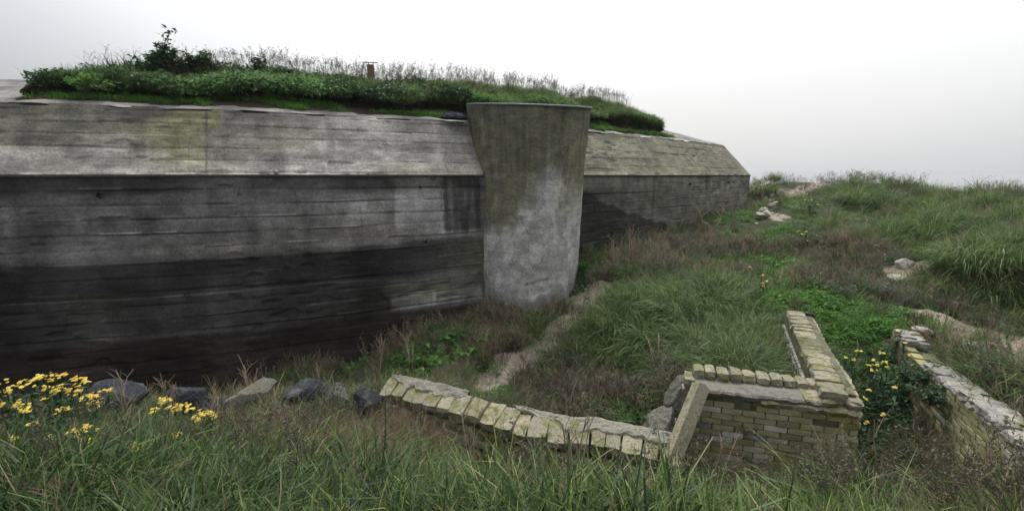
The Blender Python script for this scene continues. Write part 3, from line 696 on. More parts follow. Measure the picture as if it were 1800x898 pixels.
# second broken course and masonry body
for c, (inset, zz, hh) in enumerate([(0.05, -0.085, 0.07), (0.08, -0.165, 0.07), (0.05, -0.245, 0.07), (0.09, -0.325, 0.07), (0.07, -0.405, 0.07)]):
    s = rng.uniform(0, 0.1)
    while s < LWs[-1] - 0.2:
        w = rng.uniform(0.19, 0.24)
        if rng.random() < 0.88:
            a = lw(s + w / 2); t = unit(lw(min(s + w, LWs[-1])) - lw(s)); n = unit(np.cross(Zu, t)); n = n if n[1] > 0 else -n
            put('brick', BR[rng.integers(6)], low, a + n * (inset + 0.06 + rng.uniform(-.02, .02)) + Zu * (zz + 0.012 * math.sin(s * 2.1)), t, n, Zu, (w * 0.95, 0.12, hh), 0.03)
        s += w
sss = np.linspace(0.05, LWs[-1] - 0.02, 60)
front = []; backl = []
for s in sss:
    a = lw(s); t = unit(lw(min(s + .1, LWs[-1])) - lw(max(s - .1, 0))); n = unit(np.cross(Zu, t)); n = n if n[1] > 0 else -n
    front.append((a + n * 0.13)[:2]); backl.append((a + n * 0.36)[:2])
A = Acc(); ring = []
P = np.zeros((60, 4, 3))
for i in range(60):
    for j, (q, z) in enumerate(((front[i], -4.0), (front[i], -2.90), (backl[i], -2.76), (backl[i], -4.0))):
        P[i, j] = [q[0], q[1], z + 0.012 * math.sin(sss[i] * 2.1) + 0.01 * rng.normal()]
A.add(P, quads=gridq(60, 4)); A.add([P[0, 0], P[0, 1], P[0, 2], P[0, 3], P[-1, 0], P[-1, 1], P[-1, 2], P[-1, 3]], quads=[[0, 1, 2, 3], [7, 6, 5, 4]])
link('masonry_core', A.mesh('masonry_core', M['mortar'], False, None, np.array(low.location)), low)
# grey mortar smeared over the back of the coping
def mortar_run(name, root, s0, s1, width, mat, off0=0.27, seed=0, lift=0.140):
    ns, nw = int((s1 - s0) / 0.016), 16; P = np.zeros((ns, nw, 3))
    for i, s in enumerate(np.linspace(s0, s1, ns)):
        a = lw(s); t = unit(lw(min(s + .1, LWs[-1])) - lw(max(s - .1, 0))); n = unit(np.cross(Zu, t)); n = n if n[1] > 0 else -n
        yd = unit(n + Zu * 0.26); zd = unit(np.cross(t, yd)); zd = zd if zd[2] > 0 else -zd
        e = min(1, (s - s0) / 0.15, (s1 - s) / 0.15); wd = width * (0.55 + 0.45 * e) * (0.85 + 0.5 * float(vn(s * 3.5, 0, seed)) + 0.3 * float(vn(s * 13, 0, seed + 4)))
        for j in range(nw):
            f = j / (nw - 1); y = off0 + 0.15 - wd * (1 - f)
            z = (lift + 0.035 * float(fbm(s * 5, f * 2, seed)) + 0.008 * float(vn(s * 25, f * 9, seed + 1)) - (0.06 if j in (0, nw - 1) else 0.012 * abs(f - .5))) 
            if j == nw - 1: z -= 0.08
            P[i, j] = a + yd * y + zd * (z - 0.018 * (1 - e)) + Zu * 0.012 * math.sin(s * 2.1)
    A = Acc(); A.add(P, quads=gridq(ns, nw)); return link(name, A.mesh(name, mat, True, None, np.array(root.location)), root)
mortar_run('mortar_cap', low, 0.02, 1.15, 0.20, M['mortar_cap'], seed=3)
mortar_run('mortar_cap', low, 1.75, 2.45, 0.17, M['mortar_cap'], seed=4)
mortar_run('mortar_cap', low, 2.35, LWs[-1] - 0.03, 0.20, M['mortar_cap'], seed=5)

# --- square brick ruin: front face and return wall ---------------
FA, FB = np.array([1.98, 4.74]), np.array([3.47, 4.31]); RB = np.array([4.75, 7.12])
ft = unit(FB - FA); fn = np.array([-ft[1], ft[0]]); fn = fn if fn[1] > 0 else -fn     # away from the camera
rt = unit(RB - FB); rn = np.array([-rt[1], rt[0]]); rn = rn if rn[0] < 0 else -rn     # into the ruin
ZT = -2.22; TH_ = 0.44
def v3(p, z): return np.array([p[0], p[1], z])
box = empty('square_brick_ruin', v3((FA + FB) / 2 + fn * 0.2, ZT - 1.2), 'roofless L-shaped brick ruin, two mossy walls meeting at a corner with rounded coping', 'ruined wall')
FBf = FA + ft * (np.hypot(*(FB - FA)))
core('masonry_core', M['mortar'], box, [FA + fn * 0.002 + ft * 0.01, FB + fn * 0.002 - ft * 0.02, FB + fn * TH_ + rn * 0.0, FA + fn * TH_ + ft * 0.02], -4.1, ZT - 0.10, 0.004, 1)
core('masonry_core', M['mortar'], box, [FB + rt * 0.1 - rn * -0.03, RB + rn * 0.02, RB + rn * 0.36, FB + rt * 0.1 + rn * 0.36], -4.1, ZT + 0.03, 0.004, 2)
flen = np.hypot(*(FB - FA)); rlen = np.hypot(*(RB - FB))
ft3, fn3, rt3, rn3 = v3(ft, 0), v3(fn, 0), v3(rt, 0), v3(rn, 0)
crs = 0.0665
for c in range(17):
    z = ZT - 0.20 - c * crs
    s = -0.02 - (0.11 if c % 2 else 0)
    while s < flen - 0.02:
        w = 0.215 + rng.uniform(-0.012, 0.012)
        a0, a1 = max(s, 0.0), min(s + w, flen)
        if a1 - a0 > 0.05 and not (c < 2 and rng.random() < 0.10):
            p = v3(FA + ft * (a0 + a1) / 2, z)
            me = BRP[rng.integers(4)] if (rng.random() < 0.13 and 3 < c) else BR[rng.integers(6)]
            put('brick', me, box, p + fn3 * (0.045 + rng.uniform(-0.006, 0.003)), ft3, fn3, Zu, (a1 - a0 - 0.008, 0.11, crs - 0.008), 0.006)
        s += w
# outer (right) face of the return wall and its inner face
for c in range(14):
    z = ZT - 0.19 - c * crs * 1.0
    for side, s0, s1 in ((0, 0.0, rlen), (1, TH_, rlen)):
        s = s0 + rng.uniform(-.1, 0)
        if c > 8 and side == 1: continue
        while s < s1 - 0.03:
            w = rng.uniform(0.19, 0.23) if side == 0 else rng.uniform(0.10, 0.2)
            a0, a1 = max(s, s0), min(s + w, s1)
            if a1 - a0 > 0.05:
                o_ = 0.045 if side == 0 else 0.34
                put('brick', BR[rng.integers(6)] if side == 0 else BRP[rng.integers(4)], box, v3(FB + rt * (a0 + a1) / 2, z) + rn3 * (o_ + rng.uniform(-.012, .012)), rt3, rn3, Zu, (a1 - a0 - 0.014, 0.11, crs - 0.014), 0.02)
            s += w
# coping: rounded headers along the back of the front wall, flat headers along the return wall
s = 0.0; k = 0
while s < flen - 0.15:
    w = rng.uniform(0.115, 0.145)
    put('coping_brick', CW[k % 8], box, v3(FA + ft * (s + w / 2), ZT + 0.0 - 0.03 * (s / flen) + rng.uniform(-.012, .012)) + fn3 * (TH_ - 0.09), ft3, fn3, Zu, (w * 0.96, 0.24, 0.135 + rng.uniform(-.02, .01)), 0.06)
    s += w; k += 1
s = -0.03
while s < rlen - 0.02:
    w = rng.uniform(0.11, 0.17)
    z = ZT + 0.01 + 0.025 * math.sin(s * 3)
    put('coping_brick', CW[k % 8], box, v3(FB + rt * (s + w / 2), z + rng.uniform(-.012, .008)) + rn3 * 0.235, rt3, rn3, Zu, (w * 1.0, 0.28 + rng.uniform(-.03, .02), 0.115), 0.06)
    put('coping_brick', CW[(k + 3) % 8], box, v3(FB + rt * (s + w / 2 + 0.02), z - 0.055) + rn3 * 0.045, rt3, rn3, Zu, (w * 0.97, 0.13, 0.10), 0.10)
    s += w; k += 1
# broken concrete lip along the top of the front face
def slab(name, mat, root, a, b, depth_dir, d0, d1, ztop, th, seed, taper=0.3):
    n = 60; P = []
    L_ = np.hypot(*(b - a)); dirv = unit(b - a)
    for i in range(n):
        f = i / (n - 1); p = a + (b - a) * f; e = min(1, f / 0.06, (1 - f) / 0.06)
        o = d0 + 0.05 * float(fbm(f * L_ * 5, 0, seed)) + 0.03 * float(vn(f * L_ * 14, 0, seed + 1)); tt_ = th * (0.75 + 0.5 * float(fbm(f * L_ * 3, 4, seed))) * (0.4 + 0.6 * e) * (1 - taper * f)
        row = [(d1, -tt_), (d1, 0), ((o + d1) / 2, 0.015 + 0.015 * float(vn(f * L_ * 9, 1, seed))), (o + 0.02, 0.0), (o, -0.02), (o + 0.005, -tt_ * 0.5), (o + 0.02, -tt_), (d1, -tt_)]
        P.append([[*(p + depth_dir * y), ztop + z + 0.012 * float(vn(f * L_ * 11, y * 30, seed + 2))] for y, z in row])
    P = np.array(P); A = Acc(); A.add(P, quads=gridq(n, 8)); A.add(np.concatenate([P[0, :7], P[-1, :7]]), tris=[[0, i, i + 1] for i in range(1, 6)] + [[7, 8 + i, 7 + i] for i in range(1, 6)])
    return link(name, A.mesh(name, mat, False, None, np.array(root.location)), root)
tag(slab('broken_lip', M['mortar_cap'], box, FA + ft * 0.02, FA + ft * (flen * 0.80), fn, -0.015, 0.30, ZT - 0.045, 0.12, 5), 'grey broken concrete lip along the top of the face')
slab('ragged_course', M['coping'], box, FA + ft * (flen * 0.42), FB - ft * 0.0, fn, -0.045, 0.30, ZT - 0.095, 0.075, 9, 0.0)
slab('ragged_course', M['coping'], box, FA + ft * (flen * 0.68), FB + ft * 0.02, fn, -0.02, 0.40, ZT - 0.02, 0.075, 12, 0.0)
# ragged left flank of the front wall
for c in range(7):
    put('brick', CO[c % 8], box, v3(FA - ft * (0.03 + 0.012 * c), ZT - 0.08 - c * 0.12) + fn3 * (0.28 + 0.02 * (c % 2)), fn3, ft3, Zu, (0.24, 0.12, 0.11), 0.12)

# --- leaning concrete beam ---------------------------------------
ptop = at(1233, 676, 4.66); pbot = at(1181, 806, 4.30); ax = unit(ptop - pbot); pbot = pbot - ax * 0.45; ptop = ptop + ax * 0.01
beam_n = unit(np.cross(ax, [1, 0.25, 0])); beam_t = unit(np.cross(beam_n, ax))
bm = stone_mesh('concrete_beam', M['post'], 3, 0.012, 0.03)
bo = bpy.data.objects.new('concrete_beam', bm); COL.objects.link(bo)
bo.matrix_world = frame_mat((ptop + pbot) / 2, beam_t, beam_n, ax) @ Matrix.Diagonal((0.14, 0.13, float(np.linalg.norm(ptop - pbot)), 1))
tag(bo, 'pale concrete beam leaning between the low curved wall and the square ruin', 'concrete beam')

# --- right retaining wall ------------------------------------------
GA, GB = np.array([4.20, 3.30]), np.array([5.22, 5.50]); GC = np.array([5.82, 6.85])
gt = unit(GB - GA); gn = np.array([gt[1], -gt[0]]); gn = gn if gn[0] > 0 else -gn
gt3, gn3 = v3(gt, 0), v3(gn, 0); glen = np.hypot(*(GC - GA))
ret = empty('retaining_wall', v3((GA + GB) / 2 + gn * 0.15, -3.5), 'brick retaining wall of the trench, its broken top pale with lime mortar', 'retaining wall')
def gz(s): return -2.34 + 0.05 * math.sin(s * 1.9)
core('masonry_core', M['mortar'], ret, [GA + gn * 0.004, GC + gn * 0.004, GC + gn * 0.34, GA + gn * 0.34], -4.0, -2.46, 0.003, 7)
for c in range(17):
    s = -0.05 - (0.11 if c % 2 else 0)
    while s < glen - 0.03:
        w = 0.215 + rng.uniform(-.012, .012); a0, a1 = max(s, 0), min(s + w, glen)
        z = gz(0.5 * (a0 + a1)) - 0.09 - c * 0.0665
        if a1 - a0 > 0.05 and z > -3.55:
            put('brick', BR[rng.integers(6)], ret, v3(GA + gt * (a0 + a1) / 2, z) + gn3 * (0.047 + rng.uniform(-.006, .003)), gt3, gn3, Zu, (a1 - a0 - 0.009, 0.11, 0.0665 - 0.009), 0.006)
        s += w
WS = [stone_mesh('coping_stone', M['mortar_white'], 60 + k, 0.16, 0.16) for k in range(6)]
s = 0.02; k = 0
while s < glen - 0.05:
    w = rng.uniform(0.12, 0.24)
    hide = 2.45 < s < 3.25
    if not hide:
        put('coping_stone', WS[k % 6], ret, v3(GA + gt * (s + w / 2), gz(s) - 0.03 + rng.uniform(-.02, .015)) + gn3 * 0.07, gt3, gn3, Zu, (w, 0.18, 0.10), 0.06)
        put('coping_stone', WS[(k + 2) % 6], ret, v3(GA + gt * (s + w / 2), gz(s) - 0.045 + rng.uniform(-.02, .02)) + gn3 * 0.21, gt3, gn3, Zu, (w * .98, 0.17, 0.10), 0.09)
    s += w; k += 1

# ------------------------------------------------------------------ rocks
_ico = None
def rock_mesh(name, mat, seed, planes=16, size=(1, 1, 1), rough=0.03, n=28):
    r = np.random.default_rng(seed); a = np.linspace(0, 2 * np.pi, n * 2, endpoint=False); b = np.linspace(0.02, np.pi - 0.02, n)
    AA, BB = np.meshgrid(a, b, indexing='ij'); d = np.stack([np.sin(BB) * np.cos(AA), np.sin(BB) * np.sin(AA), np.cos(BB)], -1)
    N = r.normal(size=(planes, 3)); N /= np.linalg.norm(N, axis=1, keepdims=True); h = r.uniform(0.62, 1.0, planes)
    rr = np.min(np.where(d @ N.T > 0.05, h / np.maximum(d @ N.T, 0.05), 9), -1); rr = np.minimum(rr, 1.25)
    rr = rr * (1 + rough * 2 * fbm(d[..., 0] * 4 + seed, d[..., 1] * 4, d[..., 2] * 4))
    P = d * rr[..., None] * np.array(size) * 0.5
    A = Acc(); A.add(P); idx = np.arange(2 * n * n).reshape(2 * n, n); idr = np.roll(idx, -1, 0)
    A.q.append(np.stack([idx[:, :-1], idx[:, 1:], idr[:, 1:], idr[:, :-1]], -1).reshape(-1, 4))
    return A.mesh(name, mat, False)
def rock(name, px_, py_, D, size, rot, mat, seed, label, cat, group=None, rough=0.03, planes=16):
    p = at(px_, py_, D); o = link(name, rock_mesh(name, mat, seed, planes, size, rough), None, p, rot)
    return tag(o, label, cat, group)
G1 = 'dark slate boulders along the crest of the grassy bank'
rock('boulder', 208, 708, 5.55, (0.62, 0.5, 0.55), (0.1, 0.1, 0.3), M['slate'], 11, 'dark rounded boulder just right of the large yellow flower clump', 'rock', G1, planes=12)
rock('boulder', 328, 708, 5.5, (0.60, 0.5, 0.62), (0.2, -0.3, 0.5), M['slate'], 15, 'large blue-grey faceted boulder, tallest above the yellow flowers and grass', 'rock', G1, planes=10)
rock('boulder', 385, 718, 5.6, (0.5, 0.4, 0.36), (0.2, 0.2, 0.2), M['slate'], 22, 'low dark boulder wedged between the tallest boulder and the tilted slab', 'rock', G1)
rock('boulder', 432, 696, 5.6, (0.80, 0.42, 0.22), (0.25, -0.42, 0.15), M['lichen_rock'], 18, 'long flat grey stone slab tilted up to the right', 'rock', G1)
rock('boulder', 530, 698, 5.6, (0.56, 0.45, 0.52), (0.15, 0.3, 1.2), M['slate'], 31, 'blocky dark slate boulder with a pale streaked top, right of the tilted slab', 'rock', G1, planes=11)
rock('boulder', 593, 707, 5.5, (0.28, 0.3, 0.42), (0.1, 0.2, 0.4), M['lichen_rock'], 24, 'small mossy grey boulder between two dark slate ones', 'rock', G1)
rock('boulder', 642, 714, 5.5, (0.46, 0.4, 0.42), (0.3, 0.1, 0.9), M['slate'], 27, 'dark boulder touching the left end of the low curved wall', 'rock', G1)
rock('boulder', 1160, 755, 4.75, (0.42, 0.36, 0.55), (0.1, 0.35, 0.4), M['lichen_rock'], 41, 'grey lichened lump of masonry behind the leaning concrete beam', 'rock', rough=0.07)
rock('boulder', 1197, 700, 5.05, (0.26, 0.3, 0.55), (0.1, 0.3, 0.2), M['lichen_rock'], 43, 'rough masonry fragment against the left flank of the square ruin', 'rock', rough=0.08)
st = [(1372, 342, 17, 0.42, 'pale angular stone highest on the rubble slope beside the bunker end'), (1356, 346, 17, 0.30, 'small pale stone just left of the highest rubble stone'), (1352, 356, 16.5, 0.28, 'white stone halfway down the rubble slope'), (1345, 352, 17, 0.25, 'small rounded stone on the left edge of the rubble slope'),
      (1342, 373, 15.8, 0.36, 'brown-white stone low on the rubble slope'), (1347, 378, 15.6, 0.30, 'squat stone resting against the brown-white one'), (1338, 381, 15.5, 0.28, 'lowest stone of the rubble slope, nearest the bunker corner'), (1358, 366, 16.2, 0.34, 'flat pale stone in the middle of the rubble row'), (1364, 362, 16.3, 0.26, 'small stone right of the flat pale one'), (1329, 395, 15.2, 0.14, 'tiny white pebble in the green moss below the rubble')]
for i, (x, y, D, sz, lb) in enumerate(st):
    p = hit(x, y, 6, 36); o = link('rubble_stone', rock_mesh('rubble_stone', M['rubble'], 50 + i, 12, (sz, sz * 0.8, sz * 0.6), 0.03, 10), None, p + [0, 0, sz * 0.25], (0.1, 0.2, i)); tag(o, lb, 'stone', 'pale rubble stones by the bunker corner')
for i, (x, y, sx, sy, sz, lb) in enumerate([(1560, 462, 0.55, 0.5, 0.35, 'sandy grey rock jutting from the bare sand bank'), (1590, 470, 0.42, 0.4, 0.28, 'smaller sandy rock right of the jutting one on the sand bank'), (1575, 492, 0.7, 0.35, 0.2, 'flat sandy slab low on the bare sand bank'),
                                       (1618, 585, 0.34, 0.28, 0.12, 'flat pale capstone at the far end of the retaining wall'), (1470, 588, 0.07, 0.06, 0.05, 'small round pebble in the moss right of the square ruin')]):
    p = hit(x, y, 3, 30)
    if i == 3: p = at(1618, 583, 6.75)
    o = link('sandy_rock', rock_mesh('sandy_rock', M['rubble'], 70 + i, 14, (sx, sy, sz), 0.06, 16), None, p + [0, 0, sz * 0.15], (0.15, 0.1, 0.4 * i)); tag(o, lb, 'stone')
# small block of wood on the sand path
p = hit(1026, 552); o = link('wood_block', stone_mesh('wood_block', M['bark'], 5, 0.05, 0.05), None, p + [0, 0, 0.03], (0.1, 0.2, 0.7), (0.22, 0.09, 0.07)); tag(o, 'small brown block of wood lying on the sandy path', 'wood block')
# dark bent pipe on the return wall end
A = Acc(); a = at(1388, 560, 7.3); b = at(1406, 551, 7.15); c = at(1430, 554, 7.1)
tt_ = np.linspace(0, 1, 14)[:, None]; tube(A, (1 - tt_)**2 * a + 2 * tt_ * (1 - tt_) * (b + [0, 0, 0.03]) + tt_**2 * c, 0.028, 8)
tag(link('bent_pipe', A.mesh('bent_pipe', M['rubber'], True, None, a), None, a), 'dark bent pipe lying over the far end of the brick wall', 'pipe')
# rusty post on the roof mound
u = u_of_px(652, 1.9, -3.2); base = mound_pt(u, 14.5); mp = at(652, 133, float(base[1])); base = np.array([mp[0], base[1], float(base[2]) - 0.1])
zt_ = at(652, 114, base[1])[2]
po = empty('rusty_post', base, 'short rust-red post with a thin metal cap standing in the roof grass', 'post')
link('post_shaft', stone_mesh('post_shaft', M['rust'], 8, 0.02, 0.02), po, (0, 0, (zt_ - base[2]) / 2), (0, 0, 0.2), (0.19, 0.15, zt_ - base[2]))
A = Acc(); hh_ = zt_ - base[2]
tube(A, [[-0.2, 0, hh_ + 0.06], [0.22, 0, hh_ + 0.05]], 0.014, 6); tube(A, [[-0.06, 0, hh_ - .02], [-0.06, 0, hh_ + 0.07]], 0.012, 6); tube(A, [[0.08, 0, hh_ - .02], [0.08, 0, hh_ + 0.07]], 0.012, 6)
link('metal_cap', A.mesh('metal_cap', M['lead'], True), po)
# crumpled dark cloth at the roof edge beside the tower
p = at(797, 216, 11.75); p[2] = RISE + 0.05; nu, nv = 60, 44
a, b = np.meshgrid(np.linspace(-1, 1, nu), np.linspace(-1, 1, nv), indexing='ij'); r_ = np.sqrt(a**2 * 0.9 + b**2)
hgt = 0.16 * np.clip(1 - r_**2, 0, 1)**0.5 * (0.6 + 0.9 * np.abs(fbm(a * 3, b * 3, 8))) + 0.05 * np.abs(fbm(a * 7, b * 7, 9)) * (r_ < 1)
P = np.stack([a * 0.33 * (1 + 0.25 * vn(b * 3, a, 4)), b * 0.2 * (1 + 0.3 * vn(a * 3, b, 5)), hgt], -1); P = P[...]
A = Acc(); A.add(P, quads=gridq(nu, nv)); tag(link('crumpled_cloth', A.mesh('crumpled_cloth', M['cloth'], False), None, p, (0, 0, 0.5)), 'crumpled dark blue cloth lying on the roof edge beside the tower', 'cloth')

# ------------------------------------------------------------------ plants: prototypes
def blades(acc, r, n, R, Lm, Wd, bend=0.7, lean=0.25, tint=(0, 1), seg=4, up0=0.15, wind=(0, 0), yaw=None):
    az = r.uniform(0, 2 * np.pi, n); rad = R * np.sqrt(r.uniform(0, 1, n)); base = np.stack([rad * np.cos(az), rad * np.sin(az), -0.04 * np.ones(n)], -1)
    L = Lm * r.uniform(0.55, 1.15, n); out = az + r.normal(0, 0.9, n)
    th0 = up0 + lean * r.uniform(0, 1, n) * (0.4 + rad / max(R, 1e-6)); cur = bend * r.uniform(0.3, 1.6, n)
    pts = [base]; p = base.copy()
    dirx = np.stack([np.cos(out) + wind[0], np.sin(out) + wind[1]], -1); dirx /= np.linalg.norm(dirx, axis=1, keepdims=True)
    for k in range(seg):
        f = (k + 0.5) / seg; th_ = np.clip(th0 + cur * f * f * 1.6, 0, 2.6)
        d = np.stack([np.sin(th_) * dirx[:, 0], np.sin(th_) * dirx[:, 1], np.cos(th_)], -1); p = p + d * (L / seg)[:, None]; pts.append(p)
    side = np.stack([-dirx[:, 1], dirx[:, 0], np.zeros(n)], -1)
    tw = r.uniform(-0.6, 0.6, n); side = side * np.cos(tw)[:, None] + np.array([0, 0, 1.0]) * np.sin(tw)[:, None] * 0.5
    W = Wd * r.uniform(0.6, 1.3, n); V = []
    for k, q in enumerate(pts[:-1]):
        w = W * (1 - 0.75 * (k / seg)**1.5) * 0.5; V += [q - side * w[:, None], q + side * w[:, None]]
    V.append(pts[-1]); V = np.stack(V, 1); m = V.shape[1]; o = np.arange(n)[:, None] * m
    Q = np.concatenate([o + np.array([[2 * k, 2 * k + 1, 2 * k + 3, 2 * k + 2]]) for k in range(seg - 1)])
    T = o + np.array([[m - 3, m - 2, m - 1]])
    t = tint[0] + (tint[1] - tint[0]) * r.uniform(0, 1, n)**2.0
    acc.add(V.reshape(-1, 3), tris=T, quads=Q, tint=np.repeat(t, m))
def ribbon(acc, pts, w, tint):
    pts = np.asarray(pts, float); d = np.gradient(pts, axis=0); s = np.cross(d, [0.3, 0.9, 0.2]); s /= np.linalg.norm(s, axis=1, keepdims=True) + 1e-9
    ww = np.linspace(w, w * 0.4, len(pts))[:, None] / 2; s2 = np.cross(d, s); s2 /= np.linalg.norm(s2, axis=1, keepdims=True) + 1e-9
    k = len(pts)
    for q in (s, s2):
        V = np.stack([pts - q * ww, pts + q * ww], 1).reshape(-1, 3)
        acc.add(V, quads=[[2 * i, 2 * i + 1, 2 * i + 3, 2 * i + 2] for i in range(k - 1)], tint=tint)
def leaves(acc, r, pos, nrm, size, tint, elong=1.5):
    n = len(pos); a = r.normal(size=(n, 3)); a -= (a * nrm).sum(1)[:, None] * nrm; a /= np.linalg.norm(a, axis=1, keepdims=True) + 1e-9
    b = np.cross(nrm, a); s = (np.broadcast_to(size, (n,)) * r.uniform(0.6, 1.25, n))[:, None]
    V = np.stack([pos, pos + a * s * 0.5 * elong * 0.55 + b * s * 0.42, pos + a * s * elong - nrm * s * 0.2, pos + a * s * 0.5 * elong * 0.55 - b * s * 0.42, pos + a * s * 0.5 * elong - nrm * s * 0.12], 1)
    V[:, 4] += -nrm * s * 0.05
    o = np.arange(n)[:, None] * 5
    T = np.concatenate([o + np.array([[0, 1, 4]]), o + np.array([[1, 2, 4]]), o + np.array([[2, 3, 4]]), o + np.array([[3, 0, 4]])])
    acc.add(V.reshape(-1, 3), tris=T, tint=np.repeat(np.broadcast_to(tint, (n,)), 5))
def curve_stem(r, base, H, az, lean, wob=0.03, n=6, droop=0.0):
    f = np.linspace(0, 1, n)[:, None]; d = np.array([math.cos(az), math.sin(az), 0])
    return np.asarray(base) + f * np.array([0, 0, H]) + (f**1.6) * d * lean * H + r.normal(0, wob, (n, 3)) * f * H * 0.5 - np.array([0, 0, 1]) * droop * H * f**3
def stalk(acc, r, base, H, w, branches=5, tint=0.5, lean=0.25, seeds=False):
    az = r.uniform(0, 6.28); st_ = curve_stem(r, base, H, az, r.uniform(0, lean)); ribbon(acc, st_, w, tint)
    for k in range(branches):
        f = r.uniform(0.3, 1.0); i = min(int(f * 5), 4); p = st_[i] + (st_[i + 1] - st_[i]) * (f * 5 - i)
        L = H * r.uniform(0.12, 0.4) * (1.2 - f * 0.6); a2 = r.uniform(0, 6.28); q = curve_stem(r, p, L, a2, r.uniform(0.4, 1.0), 0.08, 4); ribbon(acc, q, w * 0.65, tint + r.uniform(-.15, .15))
        if r.random() < 0.6:
            q2 = curve_stem(r, q[2], L * 0.5, a2 + r.uniform(-1.5, 1.5), 0.8, 0.1, 3); ribbon(acc, q2, w * 0.5, tint)
        if seeds:
            m = 5; P = q[-1] + r.normal(0, 0.012, (m, 3)); N = r.normal(size=(m, 3)); N /= np.linalg.norm(N, axis=1, keepdims=True); leaves(acc, r, P, N, 0.014, tint, 1.0)
def upn(r, n, s=0.6):
    N = r.normal(0, s, (n, 3)); N[:, 2] = np.abs(N[:, 2]) + 0.7; return N / np.linalg.norm(N, axis=1, keepdims=True)

def p_grass(seed, mat, n=46, L=0.42, W=0.0075, R=0.10, bend=0.8, lean=0.3, dead=4):
    r = np.random.default_rng(seed); A = Acc(); blades(A, r, n, R, L, W, bend, lean, (0.0, 0.85))
    if dead: blades(A, r, dead, R, L * 1.1, W * 0.6, bend, lean, (0.9, 1.0))
    return A.mesh('tuft', M[mat])
def p_stalks(seed, mat, n=9, H=0.45, w=0.005, R=0.12, br=7, seeds=False, lean=0.35):
    r = np.random.default_rng(seed); A = Acc()
    for _ in range(n):
        az = r.uniform(0, 6.28); rr_ = R * math.sqrt(r.random()); stalk(A, r, (rr_ * math.cos(az), rr_ * math.sin(az), -0.03), H * r.uniform(0.5, 1.1), w, br, r.uniform(0.1, 0.95), lean, seeds)
    return A.mesh('tuft', M[mat])
def p_cover(seed, mat, n=70, R=0.16, H=0.10, size=0.028):
    r = np.random.default_rng(seed); A = Acc(); az = r.uniform(0, 6.28, n); rr_ = R * np.sqrt(r.random(n))
    P = np.stack([rr_ * np.cos(az), rr_ * np.sin(az), H * r.uniform(0.1, 1, n) * (1 - 0.5 * (rr_ / R)**2)], -1)
    leaves(A, r, P, upn(r, n), size, r.uniform(0.1, 0.9, n)); 
    blades(A, r, 8, R * 0.8, H * 1.3, 0.004, 0.6, 0.4, (0.2, 0.7), 3)
    return A.mesh('tuft', M[mat])
def p_panicle(seed, n=5, H=0.62, w=0.004, R=0.10, seed_n=22):
    r = np.random.default_rng(seed); A = Acc()
    for _ in range(n):
        az = r.uniform(0, 6.28); rr_ = R * math.sqrt(r.random()); h = H * r.uniform(0.55, 1.15)
        s_ = curve_stem(r, (rr_ * math.cos(az), rr_ * math.sin(az), -0.02), h, r.uniform(0, 6.28), r.uniform(0.05, 0.35), 0.02, 7); ribbon(A, s_, w, 0.45)
        for k in range(int(seed_n / 3)):
            f = r.uniform(0.72, 1.0); i = min(int(f * 6), 5); p = s_[i] + (s_[i + 1] - s_[i]) * (f * 6 - i)
            q = curve_stem(r, p, h * 0.10 * (1.3 - f), r.uniform(0, 6.28), 0.9, 0.05, 3); ribbon(A, q, w * 0.6, 0.4)
            m = 3; N = r.normal(size=(m, 3)); N /= np.linalg.norm(N, axis=1, keepdims=True); leaves(A, r, q[-1] + r.normal(0, 0.008, (m, 3)), N, 0.013, 0.3, 1.6)
    return A.mesh('tuft', M['seed'])

PROTO = {}
def reg(kind, meshes):
    c = bpy.data.collections.new('proto_' + kind)
    for k, me in enumerate(meshes):
        o = bpy.data.objects.new('%s_%02d' % (kind, k), me); c.objects.link(o)
    PROTO[kind] = (c, len(meshes))
reg('grass', [p_grass(k, 'grass', 30, 0.60, 0.0130, 0.15, 1.35, 0.65, 3) for k in range(5)])
reg('grass_darkened', [p_grass(10 + k, 'grass_darkened', 30, 0.76, 0.0145, 0.16, 1.8, 0.75, 2) for k in range(5)])
reg('marram', [p_grass(20 + k, 'marram', 40, 0.66, 0.0135, 0.15, 1.3, 0.55, 5) for k in range(5)])
reg('turf', [p_grass(30 + k, 'turf', 40, 0.12, 0.014, 0.14, 0.8, 0.6, 1) for k in range(4)])
reg('dry', [p_stalks(40 + k, 'dry', 6, 0.50, 0.0065, 0.13, 7, False) for k in range(5)])
reg('straw', [p_grass(50 + k, 'straw', 22, 0.48, 0.006, 0.13, 0.9, 0.5, 0) for k in range(4)] + [p_stalks(55 + k, 'straw', 4, 0.52, 0.004, 0.12, 5, False) for k in range(2)])
reg('brush', [p_stalks(60 + k, 'brush', 14, 0.30, 0.010, 0.17, 7, False, 0.9) for k in range(4)])
reg('grey_brush', [p_stalks(70 + k, 'grey_brush', 12, 0.32, 0.009, 0.17, 7, True, 0.8) for k in range(4)])
reg('cover', [p_cover(80 + k, 'leaf', 48, 0.17, 0.13, 0.048) for k in range(4)])
reg('creeper', [p_cover(90 + k, 'leaf_pale', 60, 0.18, 0.14, 0.052) for k in range(4)])
reg('dark_leaves', [p_cover(100 + k, 'leaf_dark', 50, 0.17, 0.18, 0.048) for k in range(4)])
reg('panicle', [p_panicle(110 + k) for k in range(7)])
reg('mossmat', [p_cover(120 + k, 'turf', 60, 0.15, 0.06, 0.030) for k in range(4)])

